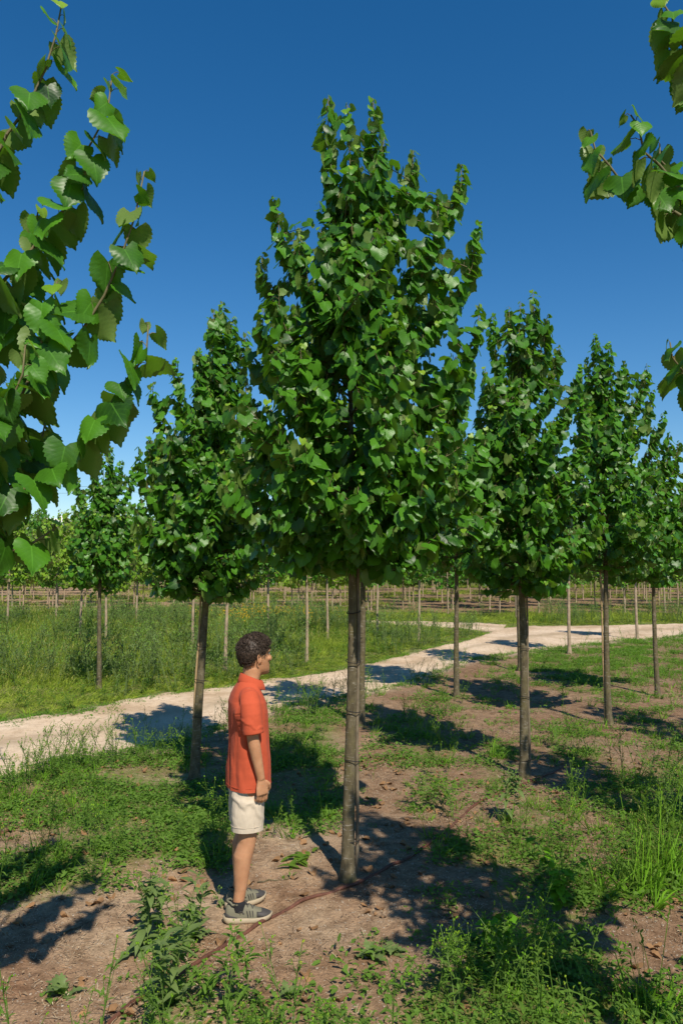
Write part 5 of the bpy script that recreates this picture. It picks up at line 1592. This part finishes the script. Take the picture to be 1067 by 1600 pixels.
plant('thistle', 452, 1565, 'small thistle rosette near the bottom edge between sand and low cover', 'weed', TH_G, b_ros(.12, 9), 'thistle')
plant('thistle', 232, 1478, 'bushy thistle with big jagged leaves in the stand left of the shoes', 'weed', TH_G, b_sow(.40, .22, 14, 4, 3), 'thistle')
plant('thistle', 300, 1468, 'thistle with arching leaves between the left stand and the shoes', 'weed', TH_G, b_sow(.30, .19, 12, 3, 3), 'thistle')
plant('thistle', 268, 1575, 'broad-leaved thistle in the weedy stand beside the hose at the bottom', 'weed', TH_G, b_sow(.36, .20, 14, 4, 3), 'thistle')
plant('thistle', 348, 1412, 'small upright seedling thistle just behind the heel of the man', 'weed', TH_G, b_sow(.17, .07, 6, 2, 1), 'thistle')
plant('tall_weed', 240, 1448, 'spindly weed rising tallest above the thistles left of the man', 'weed', LW_G, b_bush(.42, 3, .06, 3, .12, .04), 'weed')
plant('tall_weed', 280, 1530, 'leafy tall weed in the middle of the stand left of the hose', 'weed', LW_G, b_bush(.40, 5, .06, 4, .14, .07), 'weed')
plant('tall_weed', 352, 1590, 'leafy weed with long blades leaning right at the bottom edge', 'weed', LW_G, b_bush(.34, 5, .075, 3, .12, .09), 'weed')
plant('tall_weed', 795, 1285, 'tall thistle-like weed right where the hose bends', 'weed', LW_G, b_sow(.42, .18, 10, 5, 3), 'thistle')
plant('bushy_weed', 682, 1265, 'pale bushy weed on red soil between the tallest and the broad linden', 'weed', LW_G, b_bush(.33, 9, .05, 6, .15, .12), 'weed')
plant('bushy_weed', 884, 1170, 'pale bushy weed on open soil right of the broad linden trunk', 'weed', LW_G, b_bush(.36, 10, .05, 6, .15, .14), 'weed')
plant('tall_weed', 700, 1172, 'tall wispy flowering weed in front of the trunk by the road', 'weed', LW_G, b_bush(.5, 5, .045, 6, .12, .10), 'weed')
plant('tall_weed', 652, 1150, 'wispy weed with nodding seed heads left of the trunk by the road', 'weed', LW_G, b_bush(.46, 4, .045, 6, .12, .10), 'weed')
plant('tall_weed', 508, 1120, 'tall branching weed on the road edge behind the chest of the man', 'weed', LW_G, b_bush(.62, 6, .06, 7, .12, .14), 'weed')
plant('tall_weed', 455, 1190, 'tall dark weed in the shade just right of the orange shirt', 'weed', LW_G, b_bush(.52, 7, .06, 6, .12, .14), 'weed')
plant('tall_weed', 150, 1205, 'feathery weed standing against the sandy road at the left', 'weed', LW_G, b_bush(.48, 6, .05, 6, .12, .14), 'weed')
plant('tall_weed', 45, 1225, 'thin dry-topped weed at the left edge of the road', 'weed', LW_G, b_bush(.55, 5, .05, 5, .12, .16), 'weed')
plant('tall_weed', 262, 1185, 'leafy weed at the road edge left of the trunk behind the man', 'weed', LW_G, b_bush(.42, 6, .055, 6, .14, .12), 'weed')
plant('leafy_weed', 875, 1440, 'tall dark broad-leaved weed in the shade at the lower right', 'weed', LW_G, b_broad(.50, 24, .055, 1, .08), 'weed')
plant('grass_clump', 1000, 1405, 'long-bladed grass clump arching over bare soil at the right', 'grass clump', 'grass clumps at the right', b_grass(.42, 7, .09, .006), 'grass')
plant('grass_clump', 1052, 1380, 'tallest grass clump with seed heads cut by the right edge', 'grass clump', 'grass clumps at the right', b_grass(.50, 9, .12, .006), 'grass')
plant('tall_weed', 1045, 1300, 'very tall thin weed with bare branching tops at the right edge', 'weed', LW_G, b_bush(.62, 6, .055, 7, .12, .10), 'weed')
plant('tall_weed', 1000, 1275, 'bushy dark weed left of the very tall one at the right edge', 'weed', LW_G, b_bush(.40, 7, .055, 6, .14, .14), 'weed')
plant('tall_weed', 820, 1560, 'flowering weed with buds rising from the thick growth at the bottom', 'weed', LW_G, b_bush(.40, 7, .055, 6, .13, .12), 'weed')
plant('tall_weed', 700, 1580, 'thin budding weed at the left end of the thick bottom growth', 'weed', LW_G, b_bush(.36, 6, .05, 5, .12, .10), 'weed')
plant('leafy_weed', 775, 1500, 'shaded leafy weed in the middle of the thick bottom growth', 'weed', LW_G, b_broad(.28, 24, .06, 1, .14), 'weed')
plant('tall_weed', 905, 1545, 'green bushy weed at the right end of the thick bottom growth', 'weed', LW_G, b_bush(.36, 8, .055, 6, .14, .13), 'weed')
plant('grass_clump', 1010, 1590, 'grass clump in the lower right corner', 'grass clump', 'grass clumps at the right', b_grass(.32, 6, .10, .005), 'grass')
plant('wilted_weed', 470, 1352, 'pulled-up yellow wilted weed lying between the man and the trunk', 'weed', None,
      lambda rg, la, sa, ba: [la.add(*strip_leaf(arch(np.array([rg.normal(0, .07), rg.normal(0, .03), .02]), rg.uniform(0, 6.28), rg.uniform(.07, .14), rg.uniform(0, .5), .35, 6), rg.uniform(.012, .024) * np.array([.4, .9, 1, .9, .6, .1]), (0, 0, 1), .3), 1.45 + rg.uniform(-.35, .2)) for i in range(22)], 'grass')
# twigs lying on the soil
for i, (u0, v0, u1, v1, lb) in enumerate([(100, 1455, 138, 1438, 'dry twig on the shaded sand at the left'), (402, 1382, 455, 1378, 'thin twig on the soil in front of the shins'), (690, 1430, 735, 1445, 'broken twig in the shade right of the tallest trunk'), (870, 1395, 930, 1385, 'grey twig among the weeds at the lower right')]):
    p0, p1 = gp(u0, v0), gp(u1, v1); t = np.linspace(0, 1, 7)[:, None]; P = p0 * (1 - t) + p1 * t; P[1:-1, :2] += RS.normal(0, .008, (5, 2)); P[:, 2] = gz(P[:, 0], P[:, 1]) + .006
    V, F, uv = tube(P, np.linspace(.006, .002, 7), 6); tag(mesh_obj('twig', V, F, M['bark']), lb, 'twig', 'twigs on the soil')
